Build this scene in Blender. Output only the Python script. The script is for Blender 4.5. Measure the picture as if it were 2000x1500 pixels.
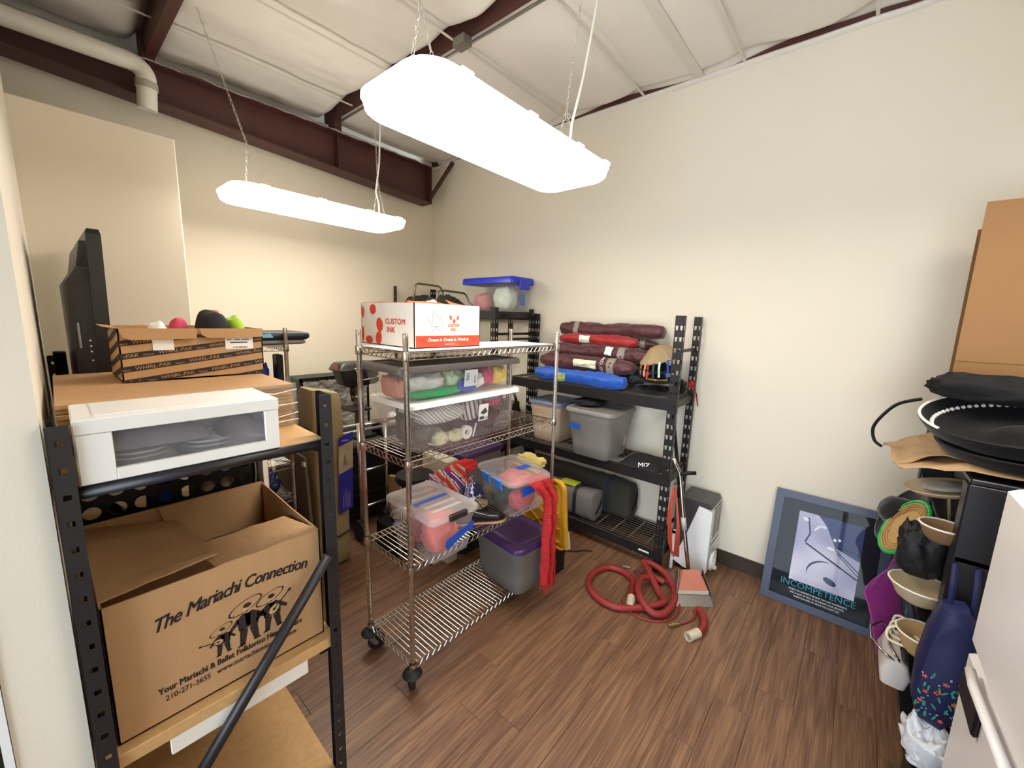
import bpy, bmesh, math, random
from mathutils import Vector, Matrix, noise
random.seed(7)
SC = bpy.context.scene
COL = SC.collection
for o in list(bpy.data.objects): bpy.data.objects.remove(o)

# ------------------------------------------------------------------ camera
cam_d = bpy.data.cameras.new('camera'); cam = bpy.data.objects.new('camera', cam_d); COL.objects.link(cam)
cam_d.sensor_fit = 'HORIZONTAL'; cam_d.sensor_width = 36.0; cam_d.lens = 14.17
cam_d.clip_start = 0.02; cam_d.clip_end = 200
_yaw, _pit, _rol = math.radians(40.48), math.radians(9.24), math.radians(-1.74)
_f = Vector((math.cos(_yaw)*math.cos(_pit), math.sin(_yaw)*math.cos(_pit), -math.sin(_pit)))
_r = Vector((math.sin(_yaw), -math.cos(_yaw), 0)); _d = _f.cross(_r)
_r2 = _r*math.cos(_rol) + _d*math.sin(_rol); _d2 = -_r*math.sin(_rol) + _d*math.cos(_rol)
cam.matrix_world = Matrix(((_r2.x, -_d2.x, -_f.x, -3.255), (_r2.y, -_d2.y, -_f.y, -4.127),
                           (_r2.z, -_d2.z, -_f.z, 1.82), (0, 0, 0, 1)))
SC.camera = cam

# ------------------------------------------------------------------ world and exposure
W = bpy.data.worlds.new('daylight'); SC.world = W; W.use_nodes = True
_bg = W.node_tree.nodes['Background']; _bg.inputs[0].default_value = (0.80, 0.90, 1.0, 1); _bg.inputs[1].default_value = 6.2
SC.view_settings.view_transform = 'Standard'; SC.view_settings.look = 'None'
SC.view_settings.exposure = 0.45; SC.view_settings.gamma = 1.0; SC.view_settings.use_curve_mapping = False
LAMP_POWER = 12.0
LAMP_COLOR = (1.0, 0.925, 0.815)

# ------------------------------------------------------------------ materials
def lin(h):
    h = h.lstrip('#'); c = [int(h[i:i+2], 16)/255 for i in (0, 2, 4)]
    return tuple((x/12.92 if x <= .04045 else ((x+.055)/1.055)**2.4) for x in c)
MATS = {}
def mat(name, col, rough=.6, metal=0.0, var=.06, vs=6.0, bump=0.0, bs=60.0, stretch=(1, 1, 1), spec=.5, emit=0, coat=0, world=False, sheen=0):
    if name in MATS: return MATS[name]
    m = bpy.data.materials.new(name); m.use_nodes = True; nt = m.node_tree; N = nt.nodes; L = nt.links
    p = N['Principled BSDF']; c = lin(col) if isinstance(col, str) else col
    p.inputs['Roughness'].default_value = rough; p.inputs['Metallic'].default_value = metal
    p.inputs['Specular IOR Level'].default_value = spec
    p.inputs['Coat Weight'].default_value = coat; p.inputs['Sheen Weight'].default_value = sheen
    if world:
        tc = N.new('ShaderNodeNewGeometry'); src = tc.outputs['Position']
    else:
        tc = N.new('ShaderNodeTexCoord'); src = tc.outputs['Object']
    mp = N.new('ShaderNodeMapping'); mp.inputs['Scale'].default_value = stretch; L.new(src, mp.inputs['Vector'])
    n = N.new('ShaderNodeTexNoise'); n.inputs['Scale'].default_value = vs; n.inputs['Detail'].default_value = 5
    L.new(mp.outputs[0], n.inputs['Vector'])
    r = N.new('ShaderNodeMapRange'); r.inputs['From Min'].default_value = .25; r.inputs['From Max'].default_value = .75
    r.inputs['To Min'].default_value = 1-var; r.inputs['To Max'].default_value = 1+var
    L.new(n.outputs['Fac'], r.inputs['Value'])
    mx = N.new('ShaderNodeVectorMath'); mx.operation = 'SCALE'; mx.inputs[0].default_value = c; L.new(r.outputs[0], mx.inputs['Scale'])
    L.new(mx.outputs[0], p.inputs['Base Color'])
    if emit:
        p.inputs['Emission Color'].default_value = (*c, 1); p.inputs['Emission Strength'].default_value = emit
    if bump:
        n2 = N.new('ShaderNodeTexNoise'); n2.inputs['Scale'].default_value = bs; n2.inputs['Detail'].default_value = 4
        L.new(mp.outputs[0], n2.inputs['Vector'])
        b = N.new('ShaderNodeBump'); b.inputs['Strength'].default_value = bump; b.inputs['Distance'].default_value = .01
        L.new(n2.outputs['Fac'], b.inputs['Height']); L.new(b.outputs[0], p.inputs['Normal'])
    MATS[name] = m
    return m
def clear(name, col, see=.6, rough=.25):
    """thin translucent plastic: part passes straight through, part is milky plastic"""
    if name in MATS: return MATS[name]
    m = mat(name, col, rough, var=.04, vs=9); nt = m.node_tree; N = nt.nodes; L = nt.links
    p = N['Principled BSDF']; o = N['Material Output']
    t = N.new('ShaderNodeBsdfTransparent'); t.inputs[0].default_value = (.97, .97, .98, 1)
    tl = N.new('ShaderNodeBsdfTranslucent'); tl.inputs[0].default_value = (*lin(col), 1)
    a = N.new('ShaderNodeMixShader'); a.inputs[0].default_value = .45; L.new(p.outputs[0], a.inputs[1]); L.new(tl.outputs[0], a.inputs[2])
    b = N.new('ShaderNodeMixShader'); b.inputs[0].default_value = see; L.new(a.outputs[0], b.inputs[1]); L.new(t.outputs[0], b.inputs[2])
    L.new(b.outputs[0], o.inputs['Surface'])
    return m

def glass(name, rough=.03, tint=(.98, .99, .99, 1), ior=1.45):
    m = bpy.data.materials.new(name); m.use_nodes = True; nt = m.node_tree; N = nt.nodes; L = nt.links; N.remove(N['Principled BSDF'])
    t = N.new('ShaderNodeBsdfTransparent'); t.inputs[0].default_value = tint; g = N.new('ShaderNodeBsdfGlossy'); g.inputs['Roughness'].default_value = rough
    f = N.new('ShaderNodeFresnel'); f.inputs[0].default_value = ior; x = N.new('ShaderNodeMixShader'); L.new(f.outputs[0], x.inputs[0]); L.new(t.outputs[0], x.inputs[1]); L.new(g.outputs[0], x.inputs[2])
    L.new(x.outputs[0], N['Material Output'].inputs['Surface']); MATS[name] = m; return m

# ------------------------------------------------------------------ mesh builder (world coordinates)
def V(*a): return Vector(a)
def rotm(ax, deg): return Matrix.Rotation(math.radians(deg), 4, ax)
def at(x, y, z, rz=0, rx=0, ry=0): return Matrix.Translation((x, y, z)) @ rotm('Z', rz) @ rotm('Y', ry) @ rotm('X', rx)
def rr(w, d, r, n=3, cx=0, cy=0):
    out = []; r = max(min(r, w/2-1e-4, d/2-1e-4), 1e-4)
    for (sx, sy, a0) in ((1, 1, 0), (-1, 1, 90), (-1, -1, 180), (1, -1, 270)):
        for k in range(n+1):
            a = math.radians(a0+90*k/n)
            out.append((cx+sx*(w/2-r)+r*math.cos(a), cy+sy*(d/2-r)+r*math.sin(a)))
    return out
class B:
    def __init__(s, xf=None): s.v = []; s.f = []; s.mi = []; s.m = 0; s.xf = xf
    def add(s, vs, fs):
        o = len(s.v)
        for v in vs:
            v = Vector(v)
            s.v.append(s.xf @ v if s.xf else v)
        for f in fs: s.f.append([i+o for i in f]); s.mi.append(s.m)
        return s
    def box(s, x0, x1, y0, y1, z0, z1):
        return s.add([(x0,y0,z0),(x1,y0,z0),(x1,y1,z0),(x0,y1,z0),(x0,y0,z1),(x1,y0,z1),(x1,y1,z1),(x0,y1,z1)],
                     [(0,3,2,1),(4,5,6,7),(0,1,5,4),(1,2,6,5),(2,3,7,6),(3,0,4,7)])
    def cbox(s, c, d): return s.box(c[0]-d[0]/2, c[0]+d[0]/2, c[1]-d[1]/2, c[1]+d[1]/2, c[2]-d[2]/2, c[2]+d[2]/2)
    def bbox(s, x0, x1, y0, y1, z0, z1, r=.004):
        """box with chamfered edges"""
        w, d, cx, cy = x1-x0, y1-y0, (x0+x1)/2, (y0+y1)/2
        r = min(r, w/2.2, d/2.2, (z1-z0)/2.2)
        rings = []
        for (z, i) in ((z0, r), (z0+r, 0), (z1-r, 0), (z1, r)):
            rings.append([(x, y, z) for x, y in rr(w-2*i, d-2*i, r*1.0, 1, cx, cy)])
        return s.loft(rings)
    def loft(s, rings, cap=True, close=True):
        n = len(rings[0]); vs = [p for r in rings for p in r]; fs = []
        for k in range(len(rings)-1):
            for i in range(n if close else n-1):
                j = (i+1) % n
                fs.append((k*n+i, k*n+j, (k+1)*n+j, (k+1)*n+i))
        if cap and close:
            fs.append(tuple(range(n))[::-1]); fs.append(tuple((len(rings)-1)*n+i for i in range(n)))
        return s.add(vs, fs)
    def tube(s, pts, r, n=8, closed=False, cap=True):
        pts = [Vector(p) for p in pts]; N = len(pts); rings = []; up = None
        for i, p in enumerate(pts):
            if closed: t = pts[(i+1) % N]-pts[i-1]
            else: t = pts[min(i+1, N-1)]-pts[max(i-1, 0)]
            if t.length < 1e-9: t = Vector((0, 0, 1))
            t.normalize()
            if up is None:
                up = Vector((0, 0, 1)) if abs(t.z) < .9 else Vector((1, 0, 0))
            a = t.cross(up)
            if a.length < 1e-6: a = t.cross(Vector((0, 1, 0)))
            a.normalize(); b = a.cross(t); b.normalize(); up = b
            rad = r[i] if isinstance(r, (list, tuple)) else r
            rings.append([p+a*rad*math.cos(2*math.pi*k/n)+b*rad*math.sin(2*math.pi*k/n) for k in range(n)])
        if closed: rings.append(rings[0])
        return s.loft(rings, cap=cap and not closed)
    def lathe(s, prof, n=20, c=(0, 0, 0), cap=True, sx=1, sy=1):
        rings = [[(c[0]+sx*r*math.cos(2*math.pi*k/n), c[1]+sy*r*math.sin(2*math.pi*k/n), c[2]+z) for k in range(n)] for r, z in prof]
        return s.loft(rings, cap=cap)
    def prism(s, pts, O, U, Vv, N, t):
        """2-D outline (u,v) on a frame, extruded by t along N"""
        O, U, Vv, N = map(Vector, (O, U, Vv, N))
        a = [O+U*p[0]+Vv*p[1] for p in pts]; b = [q+N*t for q in a]
        return s.loft([a, b])
    def grid(s, fn, nu, nv, thick=0.0, cu=False):
        """fn(u,v)->point, u,v in 0..1; optional thickness along the normal"""
        P = [[Vector(fn(i/nu, j/nv)) for j in range(nv+1)] for i in range(nu+1)]
        idx = lambda i, j: i*(nv+1)+j
        vs = [p for row in P for p in row]; fs = [(idx(i, j), idx(i+1, j), idx(i+1, j+1), idx(i, j+1)) for i in range(nu) for j in range(nv)]
        if not thick: return s.add(vs, fs)
        m = len(vs); back = []
        for i in range(nu+1):
            for j in range(nv+1):
                du = P[min(i+1, nu)][j]-P[max(i-1, 0)][j]; dv = P[i][min(j+1, nv)]-P[i][max(j-1, 0)]
                nn = du.cross(dv)
                if nn.length > 1e-9: nn.normalize()
                back.append(P[i][j]-nn*thick)
        fs2 = [tuple(m+q for q in f[::-1]) for f in fs]
        rim = [idx(i, 0) for i in range(nu+1)]+[idx(nu, j) for j in range(1, nv+1)]+[idx(i, nv) for i in range(nu-1, -1, -1)]+[idx(0, j) for j in range(nv-1, 0, -1)]
        fr = [(rim[k-1], m+rim[k-1], m+rim[k], rim[k]) for k in range(len(rim))]
        return s.add(vs+back, fs+fs2+fr)
    def build(s, name, m, parent=None, smooth=False, auto=None, sub=0, disp=None):
        me = bpy.data.meshes.new(name)
        off = parent_loc(parent) if parent else Vector((0, 0, 0))
        if not parent and s.v:
            lo = [min(v[i] for v in s.v) for i in range(3)]; hi = [max(v[i] for v in s.v) for i in range(3)]
            off = Vector(((lo[0]+hi[0])/2, (lo[1]+hi[1])/2, lo[2]))
        me.from_pydata([v-off for v in s.v], [], s.f)
        bm = bmesh.new(); bm.from_mesh(me); bmesh.ops.recalc_face_normals(bm, faces=bm.faces); bm.to_mesh(me); bm.free()
        ms = m if isinstance(m, (list, tuple)) else [m]
        for q in ms: me.materials.append(q)
        if len(ms) > 1: me.polygons.foreach_set('material_index', s.mi)
        if smooth:
            me.polygons.foreach_set('use_smooth', [True]*len(me.polygons))
            if auto is not None: me.set_sharp_from_angle(angle=math.radians(auto))
        o = bpy.data.objects.new(name, me); COL.objects.link(o)
        if parent:
            o.parent = parent
        else: o.location = off
        if sub:
            q = o.modifiers.new('sub', 'SUBSURF'); q.levels = sub; q.render_levels = sub
        return o
WLOC = {}
def parent_loc(p):
    l = Vector(p.location)
    while p.parent: p = p.parent; l = l + p.location
    return l
def thing(name, label, cat, loc, group=None):
    o = bpy.data.objects.new(name, None); COL.objects.link(o); o.empty_display_size = .05
    o.location = loc; o['label'] = label; o['category'] = cat
    if group: o['group'] = group
    return o
def tag(o, label, cat, group=None):
    o['label'] = label; o['category'] = cat
    if group: o['group'] = group
    return o
def lab(o, label): o['label'] = label; return o
def struct(o): o['kind'] = 'structure'; return o
def nz(x, y=0, z=0, s=1.0): return noise.noise(Vector((x*s, y*s, z*s)))

# lettering: flat meshes made from the built-in font, laid on a face frame
def text2d(body, size=1.0, shear=0.0, bold=0.0, space=1.0, align='LEFT', clip=None, off=(0, 0), sx=1.0):
    cu = bpy.data.curves.new('t', 'FONT'); cu.body = body; cu.size = size; cu.shear = shear
    cu.space_character = space; cu.align_x = align; cu.resolution_u = 2
    ob = bpy.data.objects.new('t', cu); COL.objects.link(ob)
    dg = bpy.context.evaluated_depsgraph_get(); me = bpy.data.meshes.new_from_object(ob.evaluated_get(dg))
    bpy.data.objects.remove(ob); bpy.data.curves.remove(cu)
    bm = bmesh.new(); bm.from_mesh(me); bpy.data.meshes.remove(me)
    for v in bm.verts: v.co.x = v.co.x*sx+off[0]; v.co.y += off[1]
    if clip:
        for co, no in (((clip[0], 0, 0), (-1, 0, 0)), ((clip[1], 0, 0), (1, 0, 0)), ((0, clip[2], 0), (0, -1, 0)), ((0, clip[3], 0), (0, 1, 0))):
            bmesh.ops.bisect_plane(bm, geom=bm.verts[:]+bm.edges[:]+bm.faces[:], plane_co=co, plane_no=no, clear_outer=True)
    bm.verts.index_update()
    vs = [(v.co.x, v.co.y) for v in bm.verts]; fs = [[v.index for v in f.verts] for f in bm.faces]; bm.free()
    return vs, fs
class Face:
    """a printed face: origin, unit u, unit v, normal n"""
    def __init__(s, O, U, Vv, N): s.O, s.U, s.V, s.N = Vector(O), Vector(U).normalized(), Vector(Vv).normalized(), Vector(N).normalized()
    def p(s, u, v, e=.0008): return s.O+s.U*u+s.V*v+s.N*e
    def poly(s, b, pts, e=.0008): b.add([s.p(u, v, e) for u, v in pts], [tuple(range(len(pts)))])
    def rect(s, b, u0, u1, v0, v1, e=.0008): s.poly(b, [(u0, v0), (u1, v0), (u1, v1), (u0, v1)], e)
    def ell(s, b, cu, cv, a, c, e=.0008, rot=0, n=14):
        ca, sa = math.cos(rot), math.sin(rot)
        s.poly(b, [(cu+a*math.cos(t)*ca-c*math.sin(t)*sa, cv+a*math.cos(t)*sa+c*math.sin(t)*ca) for t in [2*math.pi*k/n for k in range(n)]], e)
    def line(s, b, pts, w, e=.0008):
        for (a, c) in zip(pts, pts[1:]):
            dx, dy = c[0]-a[0], c[1]-a[1]; l = math.hypot(dx, dy) or 1; nx, ny = -dy/l*w/2, dx/l*w/2
            s.poly(b, [(a[0]+nx, a[1]+ny), (a[0]-nx, a[1]-ny), (c[0]-nx, c[1]-ny), (c[0]+nx, c[1]+ny)], e)
    def text(s, b, body, u, v, size, e=.0009, rot=0, curve=None, **k):
        w = k.pop('bold', 0)*size*1.6; vs, fs = text2d(body, size, **k); ca, sa = math.cos(rot), math.sin(rot)
        for n_, (ox, oy) in enumerate(((0, 0), (w, 0), (0, w), (w, w)) if w else ((0, 0),)):     # strokes thickened by overprinting
            q = []
            for x, y in vs:
                if curve: y += curve(x)
                x, y = x+ox, y+oy
                q.append(s.p(u+x*ca-y*sa, v+x*sa+y*ca, e+.00008*n_))
            b.add(q, fs)

def plate_holes(b, O, U, Vv, w, L, pitch, hole, t=.002, off=0.0):
    """strip of sheet metal with one hole per pitch; hole = 4 (u,v) points inside the cell"""
    O, U, Vv = Vector(O), Vector(U).normalized(), Vector(Vv).normalized(); N = U.cross(Vv)
    k = int(L/pitch); rem = L-k*pitch
    if rem > 1e-4:
        a = [O+Vv*(k*pitch), O+U*w+Vv*(k*pitch), O+U*w+Vv*L, O+Vv*L]; b.loft([a, [p+N*t for p in a]])
    for i in range(k):
        c = O+Vv*(i*pitch); o4 = [c, c+U*w, c+U*w+Vv*pitch, c+Vv*pitch]; h4 = [c+U*h[0]+Vv*h[1] for h in hole]
        vs = o4+h4+[p+N*t for p in o4]+[p+N*t for p in h4]; fs = []
        for q in range(4):
            r = (q+1) % 4
            fs += [(q, r, 4+r, 4+q), (8+q, 12+q, 12+r, 8+r), (4+q, 4+r, 12+r, 12+q)]
        fs += [(0, 3, 11, 8), (1, 9, 10, 2)]
        b.add(vs, fs)
# ================================================================== the setting
m_wall = mat('wall paint', '#e4dccb', .7, var=.015, vs=2.0, bump=.05, bs=220)
m_walli = mat('wall paint inner', '#e4dac6', .7, var=.015, vs=2.0, bump=.05, bs=220)
m_steel = mat('maroon primer steel', '#4a2721', .55, var=.12, vs=4)
m_vinyl = mat('vinyl insulation facing', '#dcd7ce', .42, var=.03, vs=3, bump=.9, bs=9, stretch=(.45, 1, 1), world=True)
m_band = mat('white strap', '#cfcac0', .5, var=.03)
m_base = mat('dark vinyl baseboard', '#3b3027', .45, var=.06)
m_white = mat('white plastic', '#e9e7e3', .35, var=.015)
m_black = mat('black plastic', '#0e0d10', .45, var=.1, spec=.35)
m_dark = mat('dark gap', '#1d1512', .8)
m_alu = mat('white aluminium frame', '#e8eaec', .35, var=.01)

b = B(); b.box(-5.1, .12, -6.12, .12, -.12, -.006); floor = struct(b.build('floor', mat('subfloor', '#3a2a1e', .8)))
# wood planks, one object each
m_plank = bpy.data.materials.new('walnut vinyl plank'); m_plank.use_nodes = True
def _plank():
    nt = m_plank.node_tree; N = nt.nodes; L = nt.links; p = N['Principled BSDF']
    g = N.new('ShaderNodeNewGeometry'); oi = N.new('ShaderNodeObjectInfo')
    sc = N.new('ShaderNodeVectorMath'); sc.operation = 'SCALE'; sc.inputs[0].default_value = (9, 5, 3); L.new(oi.outputs['Random'], sc.inputs['Scale'])
    ad = N.new('ShaderNodeVectorMath'); L.new(g.outputs['Position'], ad.inputs[0]); L.new(sc.outputs[0], ad.inputs[1])
    mp = N.new('ShaderNodeMapping'); mp.inputs['Scale'].default_value = (1.0, 16, 1); L.new(ad.outputs[0], mp.inputs['Vector'])
    n1 = N.new('ShaderNodeTexNoise'); n1.inputs['Scale'].default_value = 2.2; n1.inputs['Detail'].default_value = 6; n1.inputs['Distortion'].default_value = .8; L.new(mp.outputs[0], n1.inputs['Vector'])
    mp2 = N.new('ShaderNodeMapping'); mp2.inputs['Scale'].default_value = (1.6, 70, 1); L.new(ad.outputs[0], mp2.inputs['Vector'])
    n2 = N.new('ShaderNodeTexNoise'); n2.inputs['Scale'].default_value = 3.0; n2.inputs['Detail'].default_value = 4; L.new(mp2.outputs[0], n2.inputs['Vector'])
    a = N.new('ShaderNodeMath'); a.operation = 'MULTIPLY_ADD'; L.new(n2.outputs['Fac'], a.inputs[0]); a.inputs[1].default_value = .55
    a2 = N.new('ShaderNodeMath'); a2.operation = 'MULTIPLY'; L.new(n1.outputs['Fac'], a2.inputs[0]); a2.inputs[1].default_value = .6; L.new(a2.outputs[0], a.inputs[2])
    r = N.new('ShaderNodeValToRGB'); L.new(a.outputs[0], r.inputs[0])
    r.color_ramp.elements[0].position = .38; r.color_ramp.elements[0].color = (*lin('#513726'), 1)
    r.color_ramp.elements[1].position = .76; r.color_ramp.elements[1].color = (*lin('#9a7454'), 1)
    e = r.color_ramp.elements.new(.57); e.color = (*lin('#765540'), 1)
    br = N.new('ShaderNodeMapRange'); L.new(oi.outputs['Random'], br.inputs['Value']); br.inputs['To Min'].default_value = .92; br.inputs['To Max'].default_value = 1.06
    mx = N.new('ShaderNodeVectorMath'); mx.operation = 'SCALE'; L.new(r.outputs[0], mx.inputs[0]); L.new(br.outputs[0], mx.inputs['Scale'])
    L.new(mx.outputs[0], p.inputs['Base Color']); p.inputs['Roughness'].default_value = .42
    bp = N.new('ShaderNodeBump'); bp.inputs['Strength'].default_value = .12; bp.inputs['Distance'].default_value = .004; L.new(n2.outputs['Fac'], bp.inputs['Height']); L.new(bp.outputs[0], p.inputs['Normal'])
_plank()
b = B(); PW, PL = .152, 1.22
b.bbox(0, 1, -PW/2+.0004, PW/2-.0004, -.006, 0, .0012)
pm = b.build('plank', m_plank, floor); pm_mesh = pm.data; bpy.data.objects.remove(pm)
for v in pm_mesh.vertices: v.co += floor.location
rnd = random.Random(3)
for i in range(40):
    y = -.08-i*PW
    if y < -6.05: break
    x = -rnd.random()*PL
    x1 = 0.0
    while x1 > -5.0:
        x0 = max(x, -5.0)
        if x1-x0 > .02 and not (x1 < -3.6 and y < -5):
            o = bpy.data.objects.new('plank', pm_mesh); COL.objects.link(o); o.parent = floor
            o.location = Vector((x0+.0004, y, 0))-floor.location; o.scale = (x1-x0-.0008, 1, 1)
        x1 = x; x -= PL

b = B(); b.box(0, .12, -6.12, .12, -.1, 3.55); wr = struct(b.build('wall_right', m_wall))
b = B(); b.box(-5.1, 0, 0, .12, -.1, 3.9); struct(b.build('wall_back', m_walli))
b = B(); b.bbox(-4.2, -2.625, -.93, 0, 0, 2.80, .006); struct(b.build('wall_closet', m_walli))
b = B(); a0, a1 = (-3.277, -2.807), (-3.252, -.93)
b.loft([[(a0[0], a0[1], z), (a1[0], a1[1], z), (a1[0]-.113, a1[1], z), (a0[0]-.113, a0[1], z)] for z in (0, 3.75)])
struct(b.build('wall_left', m_wall))
b = B()
for q in ((-6.12, -5.7, 0, 3.9), (-2.9, 0, 0, 3.9), (-5.7, -2.9, 2.45, 3.9), (-5.7, -2.9, 0, .12)): b.box(-5.1, -5.0, q[0], q[1], q[2], q[3])
struct(b.build('wall_corridor', m_wall))
b = B()
b.box(-5.0, 0, -6.12, -6.0, 0, 3.9)
struct(b.build('wall_front', m_wall))
w1 = B(); w1.box(-5.06, -5.055, -5.7, -2.9, .12, 2.45); w = struct(w1.build('window_1', glass('window glass')))
b = B()
for q in ((-5.7, -5.65, .12, 2.45), (-2.95, -2.9, .12, 2.45), (-4.33, -4.27, .12, 2.45), (-5.7, -2.9, .12, .17), (-5.7, -2.9, 2.40, 2.45)): b.box(-5.08, -5.03, q[0], q[1], q[2], q[3])
b.build('window_frame', m_alu, w)
# glass door beside the end of the left wall
b = B(); b.box(-4.1, -3.405, -2.79, -2.78, .02, 2.1); dr = struct(b.build('door_1', mat('dark door glass', '#20241f', .08, var=.5, vs=5)))
b = B(); b.box(-3.405, -3.391, -2.812, -2.75, 0, 2.15); b.build('door_frame', m_alu, dr)
b = B(); b.box(-.014, 0, -6.0, -.0, 0, .112); struct(b.build('baseboard_right', m_base))
b = B(); b.box(-2.6, -.014, -.014, 0, 0, .112); struct(b.build('baseboard_back', m_base))

# ---------------------------------------------------------------- ceiling
b = B(); b.box(-5.1, .12, -6.12, .12, 3.95, 4.05); ceil = struct(b.build('ceiling', mat('roof deck', '#5a4a40', .8)))
PUR = [-5.0, -3.88, -2.6, -1.32, 0.0]
YB = [-.63, -1.30, -1.93, -2.62, -3.31, -3.97, -4.65, -5.3, -5.95]
def sheet(x0, x1, seed):
    def fn(u, v):
        x = x0+(x1-x0)*u; y = -5.98+5.83*v
        k = 0; ys = [.05]+YB
        for i in range(len(ys)-1):
            if ys[i+1] <= y <= ys[i]:
                k = (ys[i]-y)/(ys[i]-ys[i+1])
        z = 3.585-.030*math.sin(math.pi*max(0, min(1, k)))**.7
        e = min(u, 1-u)*(x1-x0)
        z += .075*max(0, 1-e/.09)**2
        z += .022*nz(x*.8+seed, y*2.6, seed)+.014*nz(x*2.2, y*7.0, seed+5)*max(.25, 1-e/.5)
        z += .020*abs(nz(x*3+seed*2, y*3.5, 9))*(1 if x0 < -1.4 else .3)+.009*abs(nz(x*2.5+y*5, y*7-x*3+seed, 4))*(1 if x0 < -1.4 else .35)
        if x1 > -.1 and u > .97: z = 3.575+.022*math.sin(y*4.6)+.012*nz(y*3, 2, 1)
        return (x, y, z)
    return fn
for i in range(len(PUR)-1):
    x0, x1 = PUR[i]+.012, PUR[i+1]-.03
    if x1 > -.1: x1 = -.012
    c = B(); c.grid(sheet(x0, x1, i*3.1), 60, 150); c.build('insulation_blanket', m_vinyl, ceil, smooth=True)
for x in PUR[1:-1]:
    zp = 3.46 if x == -2.6 else 3.545; c = B(); c.box(x-.022, x-.016+(.05 if x == -2.6 else 0), -6, -.12, zp, 3.75); (c.box(x-.016, x+.012, -6, -.12, zp, zp+.006) if x != -2.6 else None); c.box(x-.05, x-.016, -6, -.12, 3.74, 3.75)
    pass
    c.build('purlin', m_steel, ceil)
c = B(); c.box(-.10, -.001, -6, 0, 3.63, 3.66); c.box(-.012, -.001, -6, 0, 3.55, 3.64); c.build('eave_channel', m_steel, ceil)
for y in YB:
    for i in range(1, 4):
        c = B(); c.box(PUR[i]+.015, PUR[i+1]-.018, y-.009, y+.009, 3.548, 3.552); c.build('strap', m_band, ceil)
c = B(); c.box(-1.30, -.004, -3.06, -2.99, 3.545, 3.549); c.build('strap', m_band, ceil)
c = B()
c.grid(lambda u, v: (-.002-.028*math.sin(math.pi*v)*(.8+.3*nz(u*30, 1, 1)), -6+6*u, 3.522+.040*v+.004*nz(u*40, 3, 3)), 120, 4)
struct(c.build('trim_1', m_vinyl, None, smooth=True))
# tapered steel rafter along the back wall
c = B()
def zb(x): return 3.045-.062*(x+.27)
def bar(y0, y1, za0, za1, x0=-5.0, x1=-.27):
    return [[(x0, y0, za0(x0)), (x0, y1, za0(x0)), (x0, y1, za1(x0)), (x0, y0, za1(x0))], [(x1, y0, za0(x1)), (x1, y1, za0(x1)), (x1, y1, za1(x1)), (x1, y0, za1(x1))]]
c.loft(bar(-.335, -.155, zb, lambda x: zb(x)+.012))
c.loft(bar(-.249, -.241, zb, lambda x: 3.425))
c.loft(bar(-.335, -.155, lambda x: 3.422, lambda x: 3.432))
raf = struct(c.build('trim_2', m_steel)); lab(raf, 'dark maroon tapered steel rafter along the back wall')
c = B(); c.box(-.282, -.27, -.335, -.155, 3.045, 3.43); c.build('end_plate', m_steel, raf)
for x in (-2.6, -1.32):
    c = B(); c.box(x-.005, x+.005, -.330, -.249, zb(x)+.01, 3.424); c.build('stiffener', m_steel, raf)
    c = B(); c.box(x-.035, x-.028, -.33, -.22, 3.43, 3.60); c.box(x-.035, x+.03, -.335, -.325, 3.43, 3.60); c.build('purlin_clip', m_steel, raf)
c = B(); c.tube([(-.28, -.31, 3.10), (-.03, -.40, 3.53)], .022, 4); c.build('flange_brace', m_steel, raf)
# loose insulation edge lying on the rafter
c = B(); c.grid(lambda u, v: (-5+4.75*u, -.36+.25*v, 3.44+.10*v**2+.018*nz(u*45, v*2, 4)-.015*(1-v)), 160, 5); c.build('insulation_edge', m_vinyl, raf, smooth=True)
# steel conduit tube on the underside of the straps
c = B(); c.tube([(-1.285, -5.9, 3.535), (-1.285, -.3, 3.535)], .009, 8); cd = struct(c.build('trim_3', mat('galvanised conduit', '#8f8a82', .4, .7)))
c = B(); c.cbox((-1.36, -2.02, 3.50), (.07, .10, .05)); c.build('junction_box', MATS['galvanised conduit'], cd)
# white drain pipe with elbow going into the back wall
pp = thing('drain_pipe', 'white plastic pipe with elbow running along the maroon rafter', 'pipe', (-2.65, -.45, 3.085))
m_pvc = mat('white pvc', '#ddd8cc', .4, var=.03)
c = B(); arc = [(-5.0, -.45, 3.31)]+[(-2.73, -.45, 3.336)]
for k in range(9):
    a = math.radians(90*k/8); arc.append((-2.72+.075*math.sin(a), -.45, 3.335-.075*(1-math.cos(a))))
arc.append((-2.646, -.448, 3.24)); c.tube(arc, .052, 16); c.build('pipe', m_pvc, pp, smooth=True, auto=50)
c = B(); c.tube([(-2.646, -.448, 3.245), (-2.647, -.445, 3.205)], .058, 16); c.build('coupling', mat('grey rubber coupling', '#a59e90', .6), pp, smooth=True, auto=50)
c = B(); c.tube([(-2.647, -.446, 3.21), (-2.652, -.43, 3.085)], .052, 16); c.build('pipe_end', m_pvc, pp, smooth=True, auto=50)

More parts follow.
